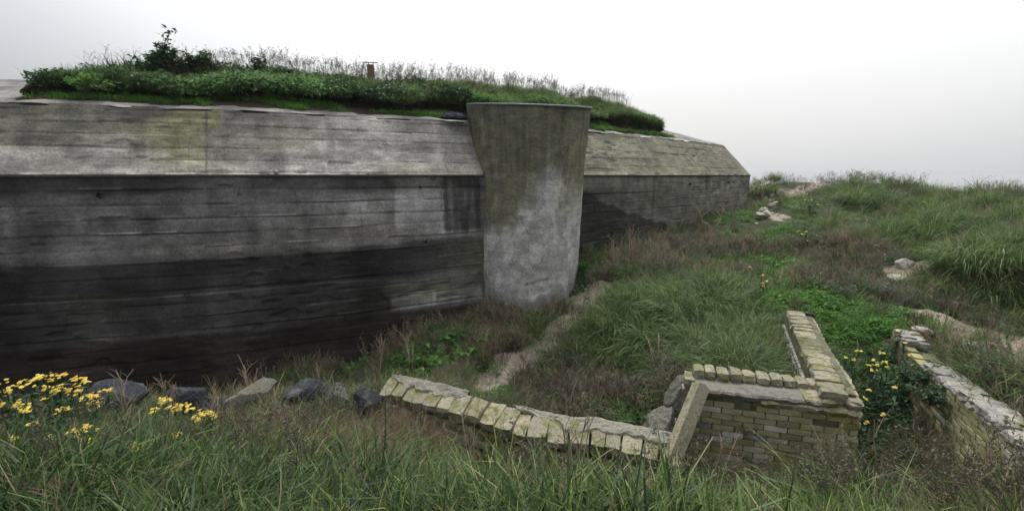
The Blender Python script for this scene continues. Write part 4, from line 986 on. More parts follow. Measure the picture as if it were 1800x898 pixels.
_ng = {}
def scatter(name, kind, P, scl, label, cat, tilt=0.15, nrm=None, seed=0):
    """one piece of 'stuff': plants of one kind standing on real ground points"""
    P = np.asarray(P); n = len(P); r = np.random.default_rng(1000 + seed)
    if n == 0: return
    c, cnt = PROTO[kind]
    me = bpy.data.meshes.new(name); me.vertices.add(n); me.vertices.foreach_set('co', P.astype('f4').ravel())
    rot = np.stack([r.normal(0, tilt, n), r.normal(0, tilt, n), r.uniform(0, 6.28, n)], -1)
    if nrm is not None:
        rot[:, 0] += -nrm[:, 1]; rot[:, 1] += nrm[:, 0]
        rot[:, 2] = r.uniform(-0.5, 0.5, n)
    for k, ty_, arr, f in (('rot', 'FLOAT_VECTOR', rot, 'vector'), ('scl', 'FLOAT', np.broadcast_to(scl, (n,)) * r.uniform(0.7, 1.3, n), 'value'), ('idx', 'INT', r.integers(0, cnt, n), 'value')):
        a = me.attributes.new(k, ty_, 'POINT'); a.data.foreach_set(f, np.ascontiguousarray(arr).astype('i4' if ty_ == 'INT' else 'f4').ravel())
    o = link(name, me)
    ng = bpy.data.node_groups.new('scatter_' + name, 'GeometryNodeTree')
    ng.interface.new_socket('Geometry', in_out='INPUT', socket_type='NodeSocketGeometry'); ng.interface.new_socket('Geometry', in_out='OUTPUT', socket_type='NodeSocketGeometry')
    N, Lk = ng.nodes, ng.links
    gi = N.new('NodeGroupInput'); go = N.new('NodeGroupOutput'); ip = N.new('GeometryNodeInstanceOnPoints'); ci = N.new('GeometryNodeCollectionInfo')
    ci.inputs['Collection'].default_value = c; ci.inputs['Separate Children'].default_value = True; ci.inputs['Reset Children'].default_value = True
    def na(nm, t):
        q = N.new('GeometryNodeInputNamedAttribute'); q.data_type = t; q.inputs[0].default_value = nm; return q.outputs['Attribute']
    e2r = N.new('FunctionNodeEulerToRotation'); Lk.new(na('rot', 'FLOAT_VECTOR'), e2r.inputs[0])
    Lk.new(gi.outputs[0], ip.inputs['Points']); Lk.new(ci.outputs[0], ip.inputs['Instance']); ip.inputs['Pick Instance'].default_value = True
    Lk.new(na('idx', 'INT'), ip.inputs['Instance Index']); Lk.new(e2r.outputs[0], ip.inputs['Rotation']); Lk.new(na('scl', 'FLOAT'), ip.inputs['Scale'])
    Lk.new(ip.outputs[0], go.inputs[0])
    md = o.modifiers.new('scatter', 'NODES'); md.node_group = ng
    return tag(o, label, cat, kind='stuff')

# ------------------------------------------------------------------ plants: where they grow
def inside_quad(x, y, a, b, nvec, w0, w1, e=0.0):
    t = unit(b - a); s = (x - a[0]) * t[0] + (y - a[1]) * t[1]; d = (x - a[0]) * nvec[0] + (y - a[1]) * nvec[1]
    return (s > -e) & (s < np.hypot(*(b - a)) + e) & (d > w0) & (d < w1)
LW2 = LWp[:, :2]
ued = np.linspace(0, U_END + HIP, 900); _a, _b, _c, _d = edge(ued)
WLX, WLY = _a + _d * SB, _b - _c * SB
def blocked(x, y):
    b = inside_quad(x, y, FA, FB, fn, -0.04, TH_ + 0.03, 0.05) | inside_quad(x, y, FB, RB, rn, -0.03, 0.42, 0.03) | inside_quad(x, y, GA, GC, gn, -0.03, 0.36, 0.0)
    b |= (seg_dist(x, y, LW2 + np.array([0.05, 0.16])) < 0.20)
    wy = np.interp(x, WLX, WLY, right=99)
    b |= (y > wy - 0.10)
    b |= np.hypot(x - TOWER[0], y - TOWER[1]) < 1.36
    endx = (x - C0[0]) * n2[0] + (y - C0[1]) * n2[1]; alt = (x - C0[0]) * t2[0] + (y - C0[1]) * t2[1]
    b |= (endx < 0) & (endx > -9.5) & (alt < 0.05) & (alt > -3)
    return b
# patches: (px, py, radius m, {kind: weight})
base_mix = {'grass': 1.0, 'marram': .7, 'dry': .5, 'brush': .6, 'grey_brush': .6, 'cover': .25, 'turf': .4, 'mossmat': .2}
patches = []
def patch(x, y, r, mix, w=3.0): patches.append((hit(x, y)[:2], r, mix, w))
for x, y, r in [(1360, 470, 1.6), (1350, 520, 1.0), (1380, 540, 0.8), (1340, 420, 1.5), (1430, 375, 2.5), (1340, 395, 1.3), (1500, 620, 0.8), (1480, 560, 0.9), (1550, 560, 0.8)]: patch(x, y, r, {'turf': 2.4, 'mossmat': 3, 'cover': .3, 'grass': .1}, 16)
for x, y, r in [(1080, 440, 1.2), (1180, 430, 1.6), (1260, 430, 1.2), (1480, 430, 1.4), (1300, 440, 1.2), (1480, 480, 0.9), (1290, 490, .8), (1430, 500, .6), (1130, 450, 1.2)]: patch(x, y, r, {'brush': 1.8, 'dry': 1.8, 'grey_brush': 1.3, 'grass': .6, 'straw': .5, 'turf': .5}, 4)
for x, y, r in [(1150, 560, 1.3), (1260, 560, 1.3), (1330, 600, 1.0), (1200, 610, 1.0), (1300, 640, .8), (1220, 520, 1.2), (1380, 630, .8)]: patch(x, y, r, {'marram': 2.6, 'grass': 1.2, 'grey_brush': .15}, 12)
for x, y, r in [(1700, 420, 1.5), (1750, 470, 1.2), (1780, 430, 1.5), (1600, 400, 1.6), (1520, 340, 3), (1700, 370, 3), (1560, 420, 1.2), (1640, 440, .8)]: patch(x, y, r, {'marram': 3.2, 'dry': .4, 'grass': .6}, 7)
for x, y, r in [(1060, 700, .9), (1120, 700, .8), (1000, 720, .8), (960, 700, .7), (1090, 660, .7)]: patch(x, y, r, {'brush': 3, 'cover': 1.2, 'dark_leaves': 1.0, 'grey_brush': .4}, 6)
for x, y, r in [(1120, 735, .5), (1030, 740, .5), (960, 730, .5), (1060, 690, .4)]: patch(x, y, r, {'cover': 3, 'grass': .5, 'brush': 1}, 8)
for x, y, r in [(620, 630, .8), (560, 640, .8), (680, 620, .8), (830, 570, .6), (780, 560, .7), (880, 580, .5), (460, 640, 1.0), (860, 620, .6), (720, 590, .6)]: patch(x, y, r, {'brush': 3, 'dry': 2.5, 'cover': .9, 'creeper': .0}, 7)
for x, y, r in [(700, 640, .7), (600, 655, .5), (650, 640, .5), (740, 660, .6), (940, 660, .3), (820, 650, .5), (900, 670, .5), (880, 690, .4), (970, 670, .5)]: patch(x, y, r, {'cover': 2, 'turf': 1.0, 'grass': .5, 'brush': .5}, 6)
for x, y, r in [(1530, 650, .4), (1540, 690, .4), (1560, 670, .4), (1550, 740, .5)]: patch(x, y, r, {'dark_leaves': 3, 'cover': 2.0, 'grass_darkened': .6}, 14)
for x, y, r in [(1030, 480, .6), (1045, 460, .6)]: patch(x, y, r, {'cover': 2, 'grass': 1.5}, 6)
for x, y, r in [(1700, 640, .8), (1750, 690, .7), (1790, 740, .6), (1780, 660, .7)]: patch(x, y, r, {'dark_leaves': 1.6, 'brush': 1.6, 'dry': .8, 'marram': .5, 'cover': .6}, 10)
for x, y, r in [(1740, 500, .7), (1790, 510, .6)]: patch(x, y, r, {'brush': 2, 'marram': 1.2, 'dry': 1}, 12)
# foreground bank
for X_, Y_, r, mix in [(-0.9, 4.9, .35, {'dry': 3, 'straw': 2, 'grass': .6}), (-1.3, 5.3, .35, {'dry': 3, 'straw': 1.5}), (-5.5, 4.2, 1.3, {'dry': 1.2, 'brush': 2.6, 'grass_darkened': 1.2, 'dark_leaves': .6}), (-4.2, 3.2, 1.3, {'grass_darkened': 4.5, 'dry': .5, 'brush': .3}), (-3.2, 2.8, 1.2, {'grass_darkened': 5, 'dry': .3, 'straw': .2}), (-2.2, 2.6, 1.1, {'grass_darkened': 3, 'grass': 1.2, 'dry': .7, 'straw': .5}), (-3.4, 4.2, .9, {'dry': 1.6, 'straw': .5, 'grass': 1.0, 'brush': .6}), (-2.2, 4.0, 1.0, {'straw': 2.2, 'dry': 2.6, 'grass': 1.0}),
                       (-1.2, 3.3, .9, {'grass': 2, 'dry': 1.6, 'straw': 1.2}), (-0.6, 2.5, .9, {'grass': 3.4, 'grass_darkened': 1.6, 'straw': .7, 'dry': .5}), (0.3, 2.6, .8, {'grass': 3.2, 'straw': 1.0, 'dry': 1.0, 'brush': .4}), (1.2, 2.6, .8, {'grass': 2.4, 'straw': 1.8, 'dry': .8, 'marram': 1}), (2.0, 2.7, .8, {'straw': 2.4, 'dry': .7, 'marram': 1.6, 'grass': .8}),
                       (2.9, 2.7, .9, {'straw': 2.2, 'dry': 1.3, 'grass': 1.2, 'brush': .4}), (3.8, 2.6, .9, {'dry': 1.5, 'straw': 1, 'brush': 1.2, 'grass': 1}), (0, 1.2, 1, {'grass': 3, 'grass_darkened': 1}), (-2, 1.2, 1, {'grass_darkened': 3}), (2, 1.2, 1, {'grass': 2, 'straw': 1}),
                       (3.0, 3.3, .5, {'straw': 2, 'dry': 2, 'brush': .5})]:
    patches.append((np.array([X_, Y_]), r, mix, 14))
kinds = ['grass', 'grass_darkened', 'marram', 'turf', 'dry', 'straw', 'brush', 'grey_brush', 'cover', 'creeper', 'dark_leaves', 'mossmat']
N0 = 44000
az = rng.uniform(-0.92, 0.92, N0); D = np.exp(rng.uniform(math.log(1.5), math.log(30), N0))
N1 = 12000; az = np.concatenate([az, rng.uniform(-0.88, 0.88, N1)]); D = np.concatenate([D, np.exp(rng.uniform(math.log(4.5), math.log(18), N1))])
x, y = D * np.sin(az), D * np.cos(az)
ok = ~blocked(x, y) & (y > 0.9) & ((sand_at(x, y) + 0.35 * vn(x * 3, y * 3, 4) < 0.45) | (rng.random(len(x)) < 0.07)) & ~((np.hypot(x, y) < 1.5))
# the deep slot in front of the ruins and the shade under the low wall stay almost bare
slot = (seg_dist(x, y, LW2) < 0.62) & (y < np.interp(x, LW2[:, 0], LW2[:, 1])); ok &= ~(slot & (rng.random(len(x)) < 0.9) & (x > -0.5) & (x < 1.3))
near_thin = rng.random(len(x)) < np.clip((D / 4.6)**1.2, 0.25, 1); ok &= near_thin
x, y, D = x[ok], y[ok], D[ok]; z = ground(x, y)
wts = np.zeros((len(x), len(kinds)))
pn = {k: np.exp(1.6 * fbm(x * 0.9, y * 0.9, 200 + i * 7)) for i, k in enumerate(kinds)}
for k, v in base_mix.items(): wts[:, kinds.index(k)] += v
for c, r, mix, w in patches:
    g = np.exp(-((x - c[0])**2 + (y - c[1])**2) / (r * 0.62)**2) * w
    for k, v in mix.items(): wts[:, kinds.index(k)] += g * v
for i, k in enumerate(kinds): wts[:, i] *= pn[k]
cw = np.cumsum(wts, 1) / wts.sum(1, keepdims=True); pick = (rng.random((len(x), 1)) > cw).sum(1)
LBL = {'grass': ('green grass growing all over the bank and slope', 'grass'), 'grass_darkened': ('long green grass lying over on the left foreground bank, vignette darkening put into its colour', 'grass'), 'marram': ('yellow-green marram grass on the hummocks and slope', 'grass'),
       'turf': ('short bright green turf in strips down the slope', 'turf'), 'dry': ('dry brown branched stalks standing among the grass', 'dry stalks'), 'straw': ('bleached straw grass at the front edge of the bank', 'dry grass'),
       'brush': ('low brown dead brush along the bunker foot and slope', 'brush'), 'grey_brush': ('grey-green wiry brush scattered on the slope', 'brush'), 'cover': ('small-leaved green ground cover in the hollow', 'ground cover'),
       'dark_leaves': ('dark leafy ground cover filling the brick trench', 'ground cover'), 'mossmat': ('mat of bright green moss on the slope', 'moss')}
for i, k in enumerate(kinds):
    m = pick == i
    if k in LBL and m.any():
        s_ = np.ones(m.sum())
        lowz = (D[m] > 4.8)
        if k in ('brush', 'dry', 'grey_brush'): s_ = np.where(lowz, 0.85, 0.72)
        if k == 'marram': s_ = np.where(lowz, 0.75, 0.75)
        if k == 'grass': s_ = np.where(D[m] > 5, 0.6, 0.72)
        if k == 'grass_darkened': s_ = s_ * 0.75
        if k == 'straw': s_ = s_ * 0.7
        rockrow = (x[m] < -1.3) & (y[m] > 3.9) & (y[m] < 6.2); s_ = np.where(rockrow, s_ * 0.72, s_)
        s_ = np.where((x[m] > 1.5) & (x[m] < 3.6) & (y[m] > 2.5) & (y[m] < 4), s_ * 0.85, s_)
        tl_ = 0.32 if k in ('grass', 'grass_darkened', 'straw', 'marram', 'dry') else 0.15
        scatter({'turf': 'turf', 'mossmat': 'moss', 'grass_darkened': 'darkened_grass', 'marram': 'marram_grass', 'straw': 'straw_grass', 'dry': 'dry_stalks', 'cover': 'ground_cover', 'dark_leaves': 'leafy_ground_cover', 'grey_brush': 'grey_brush', 'brush': 'brown_brush', 'grass': 'grass'}[k], k, np.stack([x[m], y[m], z[m]], -1), s_ * (1 + 0.55 * fbm(x[m] * 2.0, y[m] * 2.0, 3)), *LBL[k], tilt=tl_, seed=i)

# roof mound planting
def mscatter(name, kind, n, k0, k1, scl, label, cat, u_lo=0.0, u_hi=1.0, seed=0, tilt=0.3, dens=None):
    r = np.random.default_rng(400 + seed); u = UL + 0.15 + (UR - UL - 0.25) * r.uniform(u_lo, u_hi, n); k = r.uniform(k0, k1, n)
    if dens is not None:
        m = dens(u, k) > r.random(n); u, k = u[m], k[m]
    P = mound_pt(u, k)
    scatter(name, kind, P, scl, label, cat, tilt=tilt, seed=50 + seed)
tb = lambda u, k: sst(-0.3, 0.3, vn(u * 0.8, k * .5, 300))
mscatter('roof_turf', 'turf', 3000, 0.9, 3.6, 0.75, 'short green turf strip below the soil bank on the roof', 'turf', seed=1, dens=lambda u, k: sst(-0.35, 0.25, vn(u * 1.1, k * .8, 301) + 0.35 * vn(u * 4, k, 309)))
mscatter('roof_creeper', 'creeper', 3000, 8.8, 12.5, 0.95, 'pale leafy creeper hanging over the roof bank', 'ground cover', seed=2, u_lo=0.12, u_hi=0.42, dens=lambda u, k: sst(-0.15, 0.3, vn(u * 0.5, k * .3, 302) + 0.3 * (k < 11.5)))
mscatter('roof_ground_cover', 'cover', 2600, 8.5, 15, 0.95, 'green leafy cover over the roof mound', 'ground cover', seed=3, dens=lambda u, k: 0.08 + 0.7 * sst(-0.1, 0.3, vn(u * 0.9, k * .4, 310)))
mscatter('roof_dark_leaves', 'dark_leaves', 380, 9.0, 14, 1.2, 'dark leafy clumps on the left of the roof mound', 'ground cover', seed=4, u_hi=0.5)
mscatter('roof_grass', 'marram', 5200, 8.0, 16, 0.42, 'tufted grass over the roof mound', 'grass', seed=5, u_lo=0.0, dens=lambda u, k: 0.3 + 0.7 * sst(-0.2, 0.3, vn(u * 0.8, k * .3, 311) + 0.25 * (k > 11)))
mscatter('roof_front_grass', 'grass', 1100, 4.5, 9, 0.40, 'grass spilling down the roof bank near the tower', 'grass', seed=6, u_lo=0.44, u_hi=1.0, dens=lambda u, k: 0.2 + 0.8 * sst(0.0, 0.4, vn(u * 0.6, 0, 303)))
mscatter('roof_straw', 'straw', 1300, 9.5, 15, 0.5, 'pale dry grass on the crest of the roof mound', 'dry grass', seed=7, u_lo=0.12, u_hi=0.8, dens=tb)
mscatter('roof_seed_grass', 'panicle', 1150, 11.5, 16.0, 0.78, 'tall seeding grass standing against the sky along the roof mound', 'grass', seed=8, u_lo=0.10, u_hi=0.93, tilt=0.10)
# hill crest seed grass
r_ = np.random.default_rng(78); fx = np.concatenate([r_.normal(2.4, 1.1, 260), r_.uniform(-3.6, 3.6, 160)]); fy = np.concatenate([r_.normal(2.9, .35, 260), r_.uniform(2.5, 4.4, 160)])
kk = ~blocked(fx, fy) & (fy > 2.3) & ~((fy > 3.4) & (fx > -1)); fx, fy = fx[kk], fy[kk]
scatter('seed_grass', 'panicle', np.stack([fx, fy, ground(fx, fy)], -1), 0.95, 'thin brown seeding stems rising from the front bank', 'grass', 0.22, seed=91)
r_ = np.random.default_rng(77); cx = []
for xx in np.arange(1325, 1835, 3.0):
    h_ = hit(xx, 372 if xx > 1500 else 345, 6, 30)
    for dd in (0.6, 1.6, 2.6, 3.6):
        cx.append((h_[0] * (1 + dd / 18) + r_.normal(0, .3), h_[1] * (1 + dd / 18) + r_.normal(0, .5)))
cx = np.array(cx); cx = cx[~blocked(cx[:, 0], cx[:, 1]) & (vn(cx[:, 0] * .6, cx[:, 1] * .6, 9) > -0.25)]
scatter('hill_seed_grass', 'panicle', np.stack([cx[:, 0], cx[:, 1], ground(cx[:, 0], cx[:, 1])], -1), 0.7, 'thin seeding grass along the crest of the right slope', 'grass', 0.12, seed=90)
#@@PART3
# ------------------------------------------------------------------ single plants
def g_at(x, y, lo=1.2, hi=40): return hit(x, y, lo, hi)
TUS = []
for k in range(4):
    r = np.random.default_rng(500 + k); A = Acc()
    blades(A, r, 380, 0.30, 0.98, 0.0165, 1.6, 0.75, (0.05, 0.9), 5); blades(A, r, 45, 0.30, 0.95, 0.010, 1.3, 0.6, (0.92, 1.0), 5)
    TUS.append(A.mesh('marram_tussock', M['marram']))
tus = [(1090, 560, .75, 'arching marram tussock at the left foot of the green hummock'), (1130, 520, .7, 'marram tussock on the upper left of the green hummock'), (1190, 545, .85, 'broad marram tussock at the centre of the green hummock'), (1250, 530, .75, 'marram tussock on the upper right shoulder of the green hummock'),
       (1150, 600, .85, 'marram tussock drooping into the hollow below the hummock'), (1230, 600, .85, 'marram tussock directly behind the square ruin front wall, left half'), (1310, 590, .8, 'marram tussock behind the square ruin, middle of the enclosure'), (1370, 610, .7, 'marram tussock pressed against the inner face of the return wall'), (1300, 640, .6, 'marram tussock leaning over the rounded coping of the square ruin'), (1080, 620, .6, 'small marram tussock overhanging the sandy path'),
       (1345, 318, 1.0, 'tall grey-green tussock right behind the bunker corner'), (1362, 304, .6, 'low dark tussock on the skyline beside the rubble'), (1505, 335, 1.1, 'marram tussock on the skyline left of centre of the right crest'), (1555, 345, 1.0, 'marram tussock on the skyline just before the crest dips'), (1560, 400, .9, 'domed marram tussock on the middle of the right slope'), (1640, 400, .9, 'marram tussock on the right slope under the crest'),
       (1700, 455, .95, 'large marram tussock drooping over the dark sand overhang'), (1775, 450, 1.0, 'largest marram tussock at the right edge above the sand overhang'), (1740, 400, .85, 'marram tussock high at the right edge behind the overhang'), (1660, 500, .7, 'marram tussock at the left lip of the sand overhang'), (1745, 510, .8, 'marram tussock hanging lowest over the dark overhang')]
tusp = []
for i, (x, y, s, lb) in enumerate(tus):
    p = g_at(x, y + 22 * s, 3); o = link('marram_tussock', TUS[i % 4], None, p, (r_.normal(0, .1), r_.normal(0, .1), i * 1.3), (s * 1.15, s * 1.15, s * 1.1)); tag(o, lb, 'grass tussock', 'marram tussocks on the slope'); tusp.append(p)

def florets(A, r, c, R, n):
    a = r.uniform(0, 6.28, n); rad = R * np.sqrt(r.random(n)); P = c + np.stack([rad * np.cos(a), rad * np.sin(a), 0.25 * R * (1 - (rad / R)**2) + r.normal(0, .008, n)], -1)
    for p in P:
        nr = unit(np.array([r.normal(0, .35), r.normal(0, .35) - 0.25, 1.0])); e1 = unit(np.cross(nr, [1, 0.2, 0])); e2 = np.cross(nr, e1); s = r.uniform(0.012, 0.019); V = [p + nr * 0.004]
        for k in range(7):
            th_ = k / 7 * 6.283; V += [p + s * (math.cos(th_ - .3) * e1 + math.sin(th_ - .3) * e2), p + s * 1.02 * (math.cos(th_ + .3) * e1 + math.sin(th_ + .3) * e2)]
        A.add(V, tris=[[0, 1 + 2 * k, 2 + 2 * k] for k in range(7)], tint=r.uniform(0, 1))
def ragwort(clusters, D, label, R=0.075, n=15, bare=False, base=None, group='yellow ragwort plants'):
    r = np.random.default_rng(int(clusters[0][0] * 7 + clusters[0][1])); C_ = [at(x, y, D + r.normal(0, .12)) for x, y in clusters]
    m = np.mean(C_, 0) if base is None else base; gz_ = float(ground(m[0], m[1])); b0 = np.array([m[0], m[1] + 0.05, gz_])
    root = empty('ragwort', b0, label, 'flowering plant', group); A = Acc()
    for c in C_:
        hC = max(c[2] - gz_, 0.15); st0 = np.array([m[0] + (c[0] - m[0]) * 0.45 + r.normal(0, .03), m[1] + (c[1] - m[1]) * 0.5, gz_ - 0.03])
        f = np.linspace(0, 1, 7)[:, None]; P = st0 + (c - st0) * f + np.array([0, 0, 0.0]) + r.normal(0, .012, (7, 3)); P[:, :2] -= (c - st0)[:2] * (0.3 * np.sin(f * 3.14159) * 0.5)
        P[-1] = c; tube(A, P - b0, np.linspace(0.006, 0.003, 7), 4, 0.2, False)
        for k in range(7):
            q = c + np.array([r.normal(0, R * .5), r.normal(0, R * .5), -0.005]); ribbon(A, [P[-2] - b0, (P[-1] + q) / 2 - [0, 0, .02] - b0, q - b0], 0.004, 0.4)
        nl = 12 + int(hC * 30); ff = r.uniform(0.1, 0.92, nl); pos = np.stack([np.interp(ff, f[:, 0], P[:, j]) for j in range(3)], -1) - b0
        leaves(A, r, pos, upn(r, nl, 0.9), 0.045, r.uniform(0, .9, nl), 2.0)
        B = Acc(); florets(B, r, np.zeros(3), R * r.uniform(.7, 1.2), int(n * r.uniform(.6, 1.2)))
        link('flower_cluster', B.mesh('flower_cluster', M['yellow']), root, c - b0)
    link('stems_and_leaves', A.mesh('stems_and_leaves', M['leaf_dark']), root)
    return root
LF = [([(2, 673), (23, 680), (3, 713), (12, 690)], 4.5, 'yellow ragwort cut by the left edge of the picture'), ([(43, 671), (60, 670), (50, 678), (32, 705)], 4.55, 'yellow ragwort in the left clump, second from the left edge'), ([(83, 660), (72, 664), (107, 660), (95, 666)], 4.7, 'yellow ragwort topping the left clump against the dark wall'),
      ([(83, 681), (103, 679), (96, 688), (82, 700)], 4.5, 'yellow ragwort filling the middle of the left clump'), ([(117, 688), (137, 686), (126, 680), (128, 694)], 4.6, 'yellow ragwort right of the middle of the left clump'), ([(143, 666), (150, 672), (134, 668)], 4.75, 'yellow ragwort with flat heads at the upper right of the left clump'),
      ([(153, 698), (167, 693), (160, 700), (167, 706), (163, 716)], 4.5, 'yellow ragwort at the right margin of the left clump'), ([(192, 686)], 4.8, 'single-headed ragwort in front of the first dark boulder'), ([(43, 718), (36, 714), (50, 722), (110, 720)], 4.2, 'yellow ragwort low in the left clump'),
      ([(143, 756), (130, 760), (156, 760), (150, 752)], 3.7, 'ragwort with a wide head standing low among dark grass'), ([(137, 774), (153, 775)], 3.6, 'ragwort with two small heads just below the wide-headed one'), ([(25, 771)], 3.6, 'lone ragwort head low at the far left in dark grass'), ([(88, 771)], 3.6, 'lone small ragwort head between two others in dark grass'), ([(57, 744)], 3.9, 'tiny faded ragwort head under the left clump'),
      ([(273, 720), (288, 703), (293, 706)], 4.6, 'ragwort leaning in front of the tallest dark boulder'), ([(305, 715), (309, 722), (323, 715), (337, 721)], 4.5, 'ragwort with four spaced heads below the tallest boulder'), ([(360, 726), (367, 731), (353, 731), (347, 741), (372, 733)], 4.4, 'bright full ragwort head below the tilted slab'), ([(312, 765)], 3.9, 'lone ragwort head in the grass below the full one'),
      ([(228, 786), (247, 786), (233, 796), (245, 800), (222, 795)], 3.5, 'ragwort spray with five small heads in the foreground grass'), ([(195, 815)], 3.3, 'lowest lone ragwort head in the foreground grass')]
for c, D_, lb in LF: ragwort(c, D_ - 0.25, lb, 0.055 if len(c) > 2 else 0.045, 11)
RT = [([(1510, 617), (1488, 628), (1500, 632)], 5.9, 'ragwort nearest the return wall in the green trench'), ([(1528, 642), (1537, 633), (1543, 650), (1533, 650), (1540, 641)], 5.9, 'fullest ragwort in the middle of the green trench'), ([(1550, 620), (1554, 637), (1559, 645)], 5.9, 'ragwort right of the fullest one in the green trench'), ([(1577, 582), (1590, 591), (1583, 587)], 6.6, 'ragwort at the far head of the trench beside the retaining wall'),
      ([(1597, 624), (1589, 603)], 6.0, 'ragwort with two heads against the retaining wall'), ([(1526, 686), (1521, 700)], 5.3, 'sparse ragwort low in the shaded trench'), ([(1574, 682)], 5.3, 'lone ragwort head low beside the retaining wall face'), ([(1526, 744), (1550, 728)], 4.8, 'lowest ragwort in the shaded trench')]
for c, D_, lb in RT: ragwort(c, D_, lb, 0.032, 5)
def rag_at(pts, lb, sz=0.05, n=7):
    h_ = g_at(np.mean([p[0] for p in pts]), max(p[1] for p in pts) + 14, 4); ragwort([(x, y) for x, y in pts], float(h_[1]) - 0.1, lb, sz, n)
rag_at([(1423, 346), (1427, 352), (1434, 355), (1418, 352), (1425, 360), (1438, 360)], 'small ragwort high on the slope below the skyline', 0.07)
rag_at([(1405, 406), (1418, 408), (1412, 412), (1438, 415), (1440, 421), (1420, 424)], 'ragwort spread across the middle of the slope', 0.06)
rag_at([(1320, 474), (1318, 470)], 'ragwort with one yellow head above the hummock', 0.05)
rag_at([(1340, 484), (1348, 495), (1338, 498), (1342, 503)], 'thin ragwort above and right of the green hummock', 0.035)
rag_at([(1615, 360), (1622, 355)], 'far small ragwort under the right part of the crest', 0.06)

def bush(base, rx, ry, H, nstem, nleaf, lsize, lmat, label, name='bush', cat='bush', stem_r=0.008, extra=None, seed=1, dens=1.0):
    r = np.random.default_rng(seed); root = empty(name, base, label, cat); S_ = Acc(); Lf = Acc()
    for k in range(nstem):
        a = r.uniform(0, 6.28); R_ = math.sqrt(r.random()); tip = np.array([rx * R_ * math.cos(a), ry * R_ * math.sin(a), H * (0.5 + 0.5 * r.random()) * (1 - 0.45 * R_**2)])
        f = np.linspace(0, 1, 7)[:, None]; P = np.array([0.15 * rx, 0.15 * ry, 0]) * r.normal(size=3) + tip * np.array([1, 1, 0]) * f**1.4 + tip * np.array([0, 0, 1]) * f + r.normal(0, .02 * H, (7, 3)) * f
        tube(S_, P, np.linspace(stem_r, stem_r * .3, 7), 4, r.random(), False)
        m = int(nleaf / nstem); ff = r.uniform(0.25, 1.03, m)**0.8; pos = np.stack([np.interp(ff, f[:, 0], P[:, j]) for j in range(3)], -1) + r.normal(0, 0.055, (m, 3)) * np.array([rx, ry, H * .6]) * 1.6
        leaves(Lf, r, pos, upn(r, m, 0.8), lsize, np.clip(r.normal(.45, .25, m), 0, 1), 1.4)
    for pts in (extra or []):
        P = np.array(pts, float); tube(S_, P, np.linspace(stem_r * .6, stem_r * .2, len(P)), 4, 0.7, False)
        for q in P[2:]:
            leaves(Lf, r, q + r.normal(0, .03, (5, 3)), upn(r, 5, .9), lsize, r.random(5), 1.6)
    link('branches', S_.mesh('branches', M['bark']), root); link('foliage', Lf.mesh('foliage', M[lmat]), root); return root
def roof_base(x, y, k, back=-2.6):
    u = u_of_px(x, 2.0, back); p = mound_pt(u, k); q = at(x, y, float(p[1])); p = np.array([q[0], p[1], p[2]]); return p
p = roof_base(292, 112, 12.5); bush(p, .40, .3, .72, 22, 1700, .07, 'leaf_dark', 'tallest dark leafy bush on the roof mound, with a bare twig on top', extra=[[(0, 0, .4), (.05, 0, .6), (.10, 0, .78), (.17, 0, .88), (.28, 0, .93)], [(0, 0, .4), (.0, 0, .7), (.02, 0, .86), (.12, 0, .95)]], seed=3)
p = roof_base(345, 112, 12.5); bush(p, .46, .3, .64, 22, 1900, .07, 'leaf_dark', 'rounded dark bush just right of the tallest roof bush', seed=4)
p = roof_base(262, 125, 12.0); bush(p, .30, .3, .45, 12, 420, .065, 'leaf_dark', 'low dark bush left of the tallest roof bush', seed=5)
p = roof_base(458, 128, 12.0); bush(p, .16, .14, .66, 9, 260, .065, 'leaf_dark', 'slim dark upright shrub on the roof mound', seed=6)
p = roof_base(500, 135, 11.5); bush(p, .2, .2, .36, 9, 200, .065, 'leaf_dark', 'small dark shrub right of the slim one on the roof', seed=7)
p = roof_base(150, 112, 12.0); bush(p, .36, .3, .42, 14, 500, .065, 'leaf', 'ragged bush at the left shoulder of the roof mound', seed=8)
# dark curved leaf blades left on the roof
for i, (x, lb) in enumerate([(165, 'dark spiky plant at the left shoulder of the roof mound'), (200, 'dark spiky plant in the middle of the left roof plants'), (235, 'dark spiky plant closest to the roof bushes')]):
    A = Acc(); r = np.random.default_rng(620 + i); blades(A, r, 46, 0.22, 0.62, 0.016, 1.0, 0.5, (0.0, 0.5), 5); 
    for _ in range(6): stalk(A, r, (r.normal(0, .15), r.normal(0, .1), 0), .5, .006, 5, .2, .3, True)
    p = roof_base(x, 110, 12.5); tag(link('spiky_plant', A.mesh('spiky_plant', M['leaf_dark']), None, p), lb, 'plant', 'dark spiky plants on the roof')
gb = [(640, 655, .35, .30, 200, 'low green weed in the ditch behind the dark boulders', 41), (700, 665, .30, .28, 180, 'low green weed behind the left end of the low wall', 42), (880, 700, .25, .2, 140, 'low green weed beside the lower end of the sandy path', 43), (960, 690, .28, .22, 160, 'low green weed right of the lower sandy path', 44), (735, 640, .40, .42, 260, 'broad-leaved green bush furthest left at the bunker foot', 11), (775, 655, .45, .45, 340, 'largest broad-leaved green bush between the tower and the low wall', 12), (820, 640, .40, .42, 300, 'broad-leaved green bush right of the largest one', 13), (790, 610, .35, .4, 240, 'broad-leaved green bush behind the largest one, near the wall', 14), (757, 590, .16, .42, 90, 'yellowing sapling close to the dark foot of the bunker wall', 15), (852, 615, .25, .35, 130, 'small green bush at the left foot of the tower', 16),
      (940, 565, .22, .30, 150, 'bright yellow-green bush at the foot of the tower', 17), (1032, 485, .35, .35, 260, 'green bush tucked against the right side of the tower', 18), (1055, 470, .3, .35, 200, 'green bush a step right of the tower foot', 19), (1125, 745, .3, .25, 200, 'low green bush in the hollow behind the low wall', 20), (1040, 735, .3, .22, 180, 'low green bush left in the hollow behind the low wall', 21)]
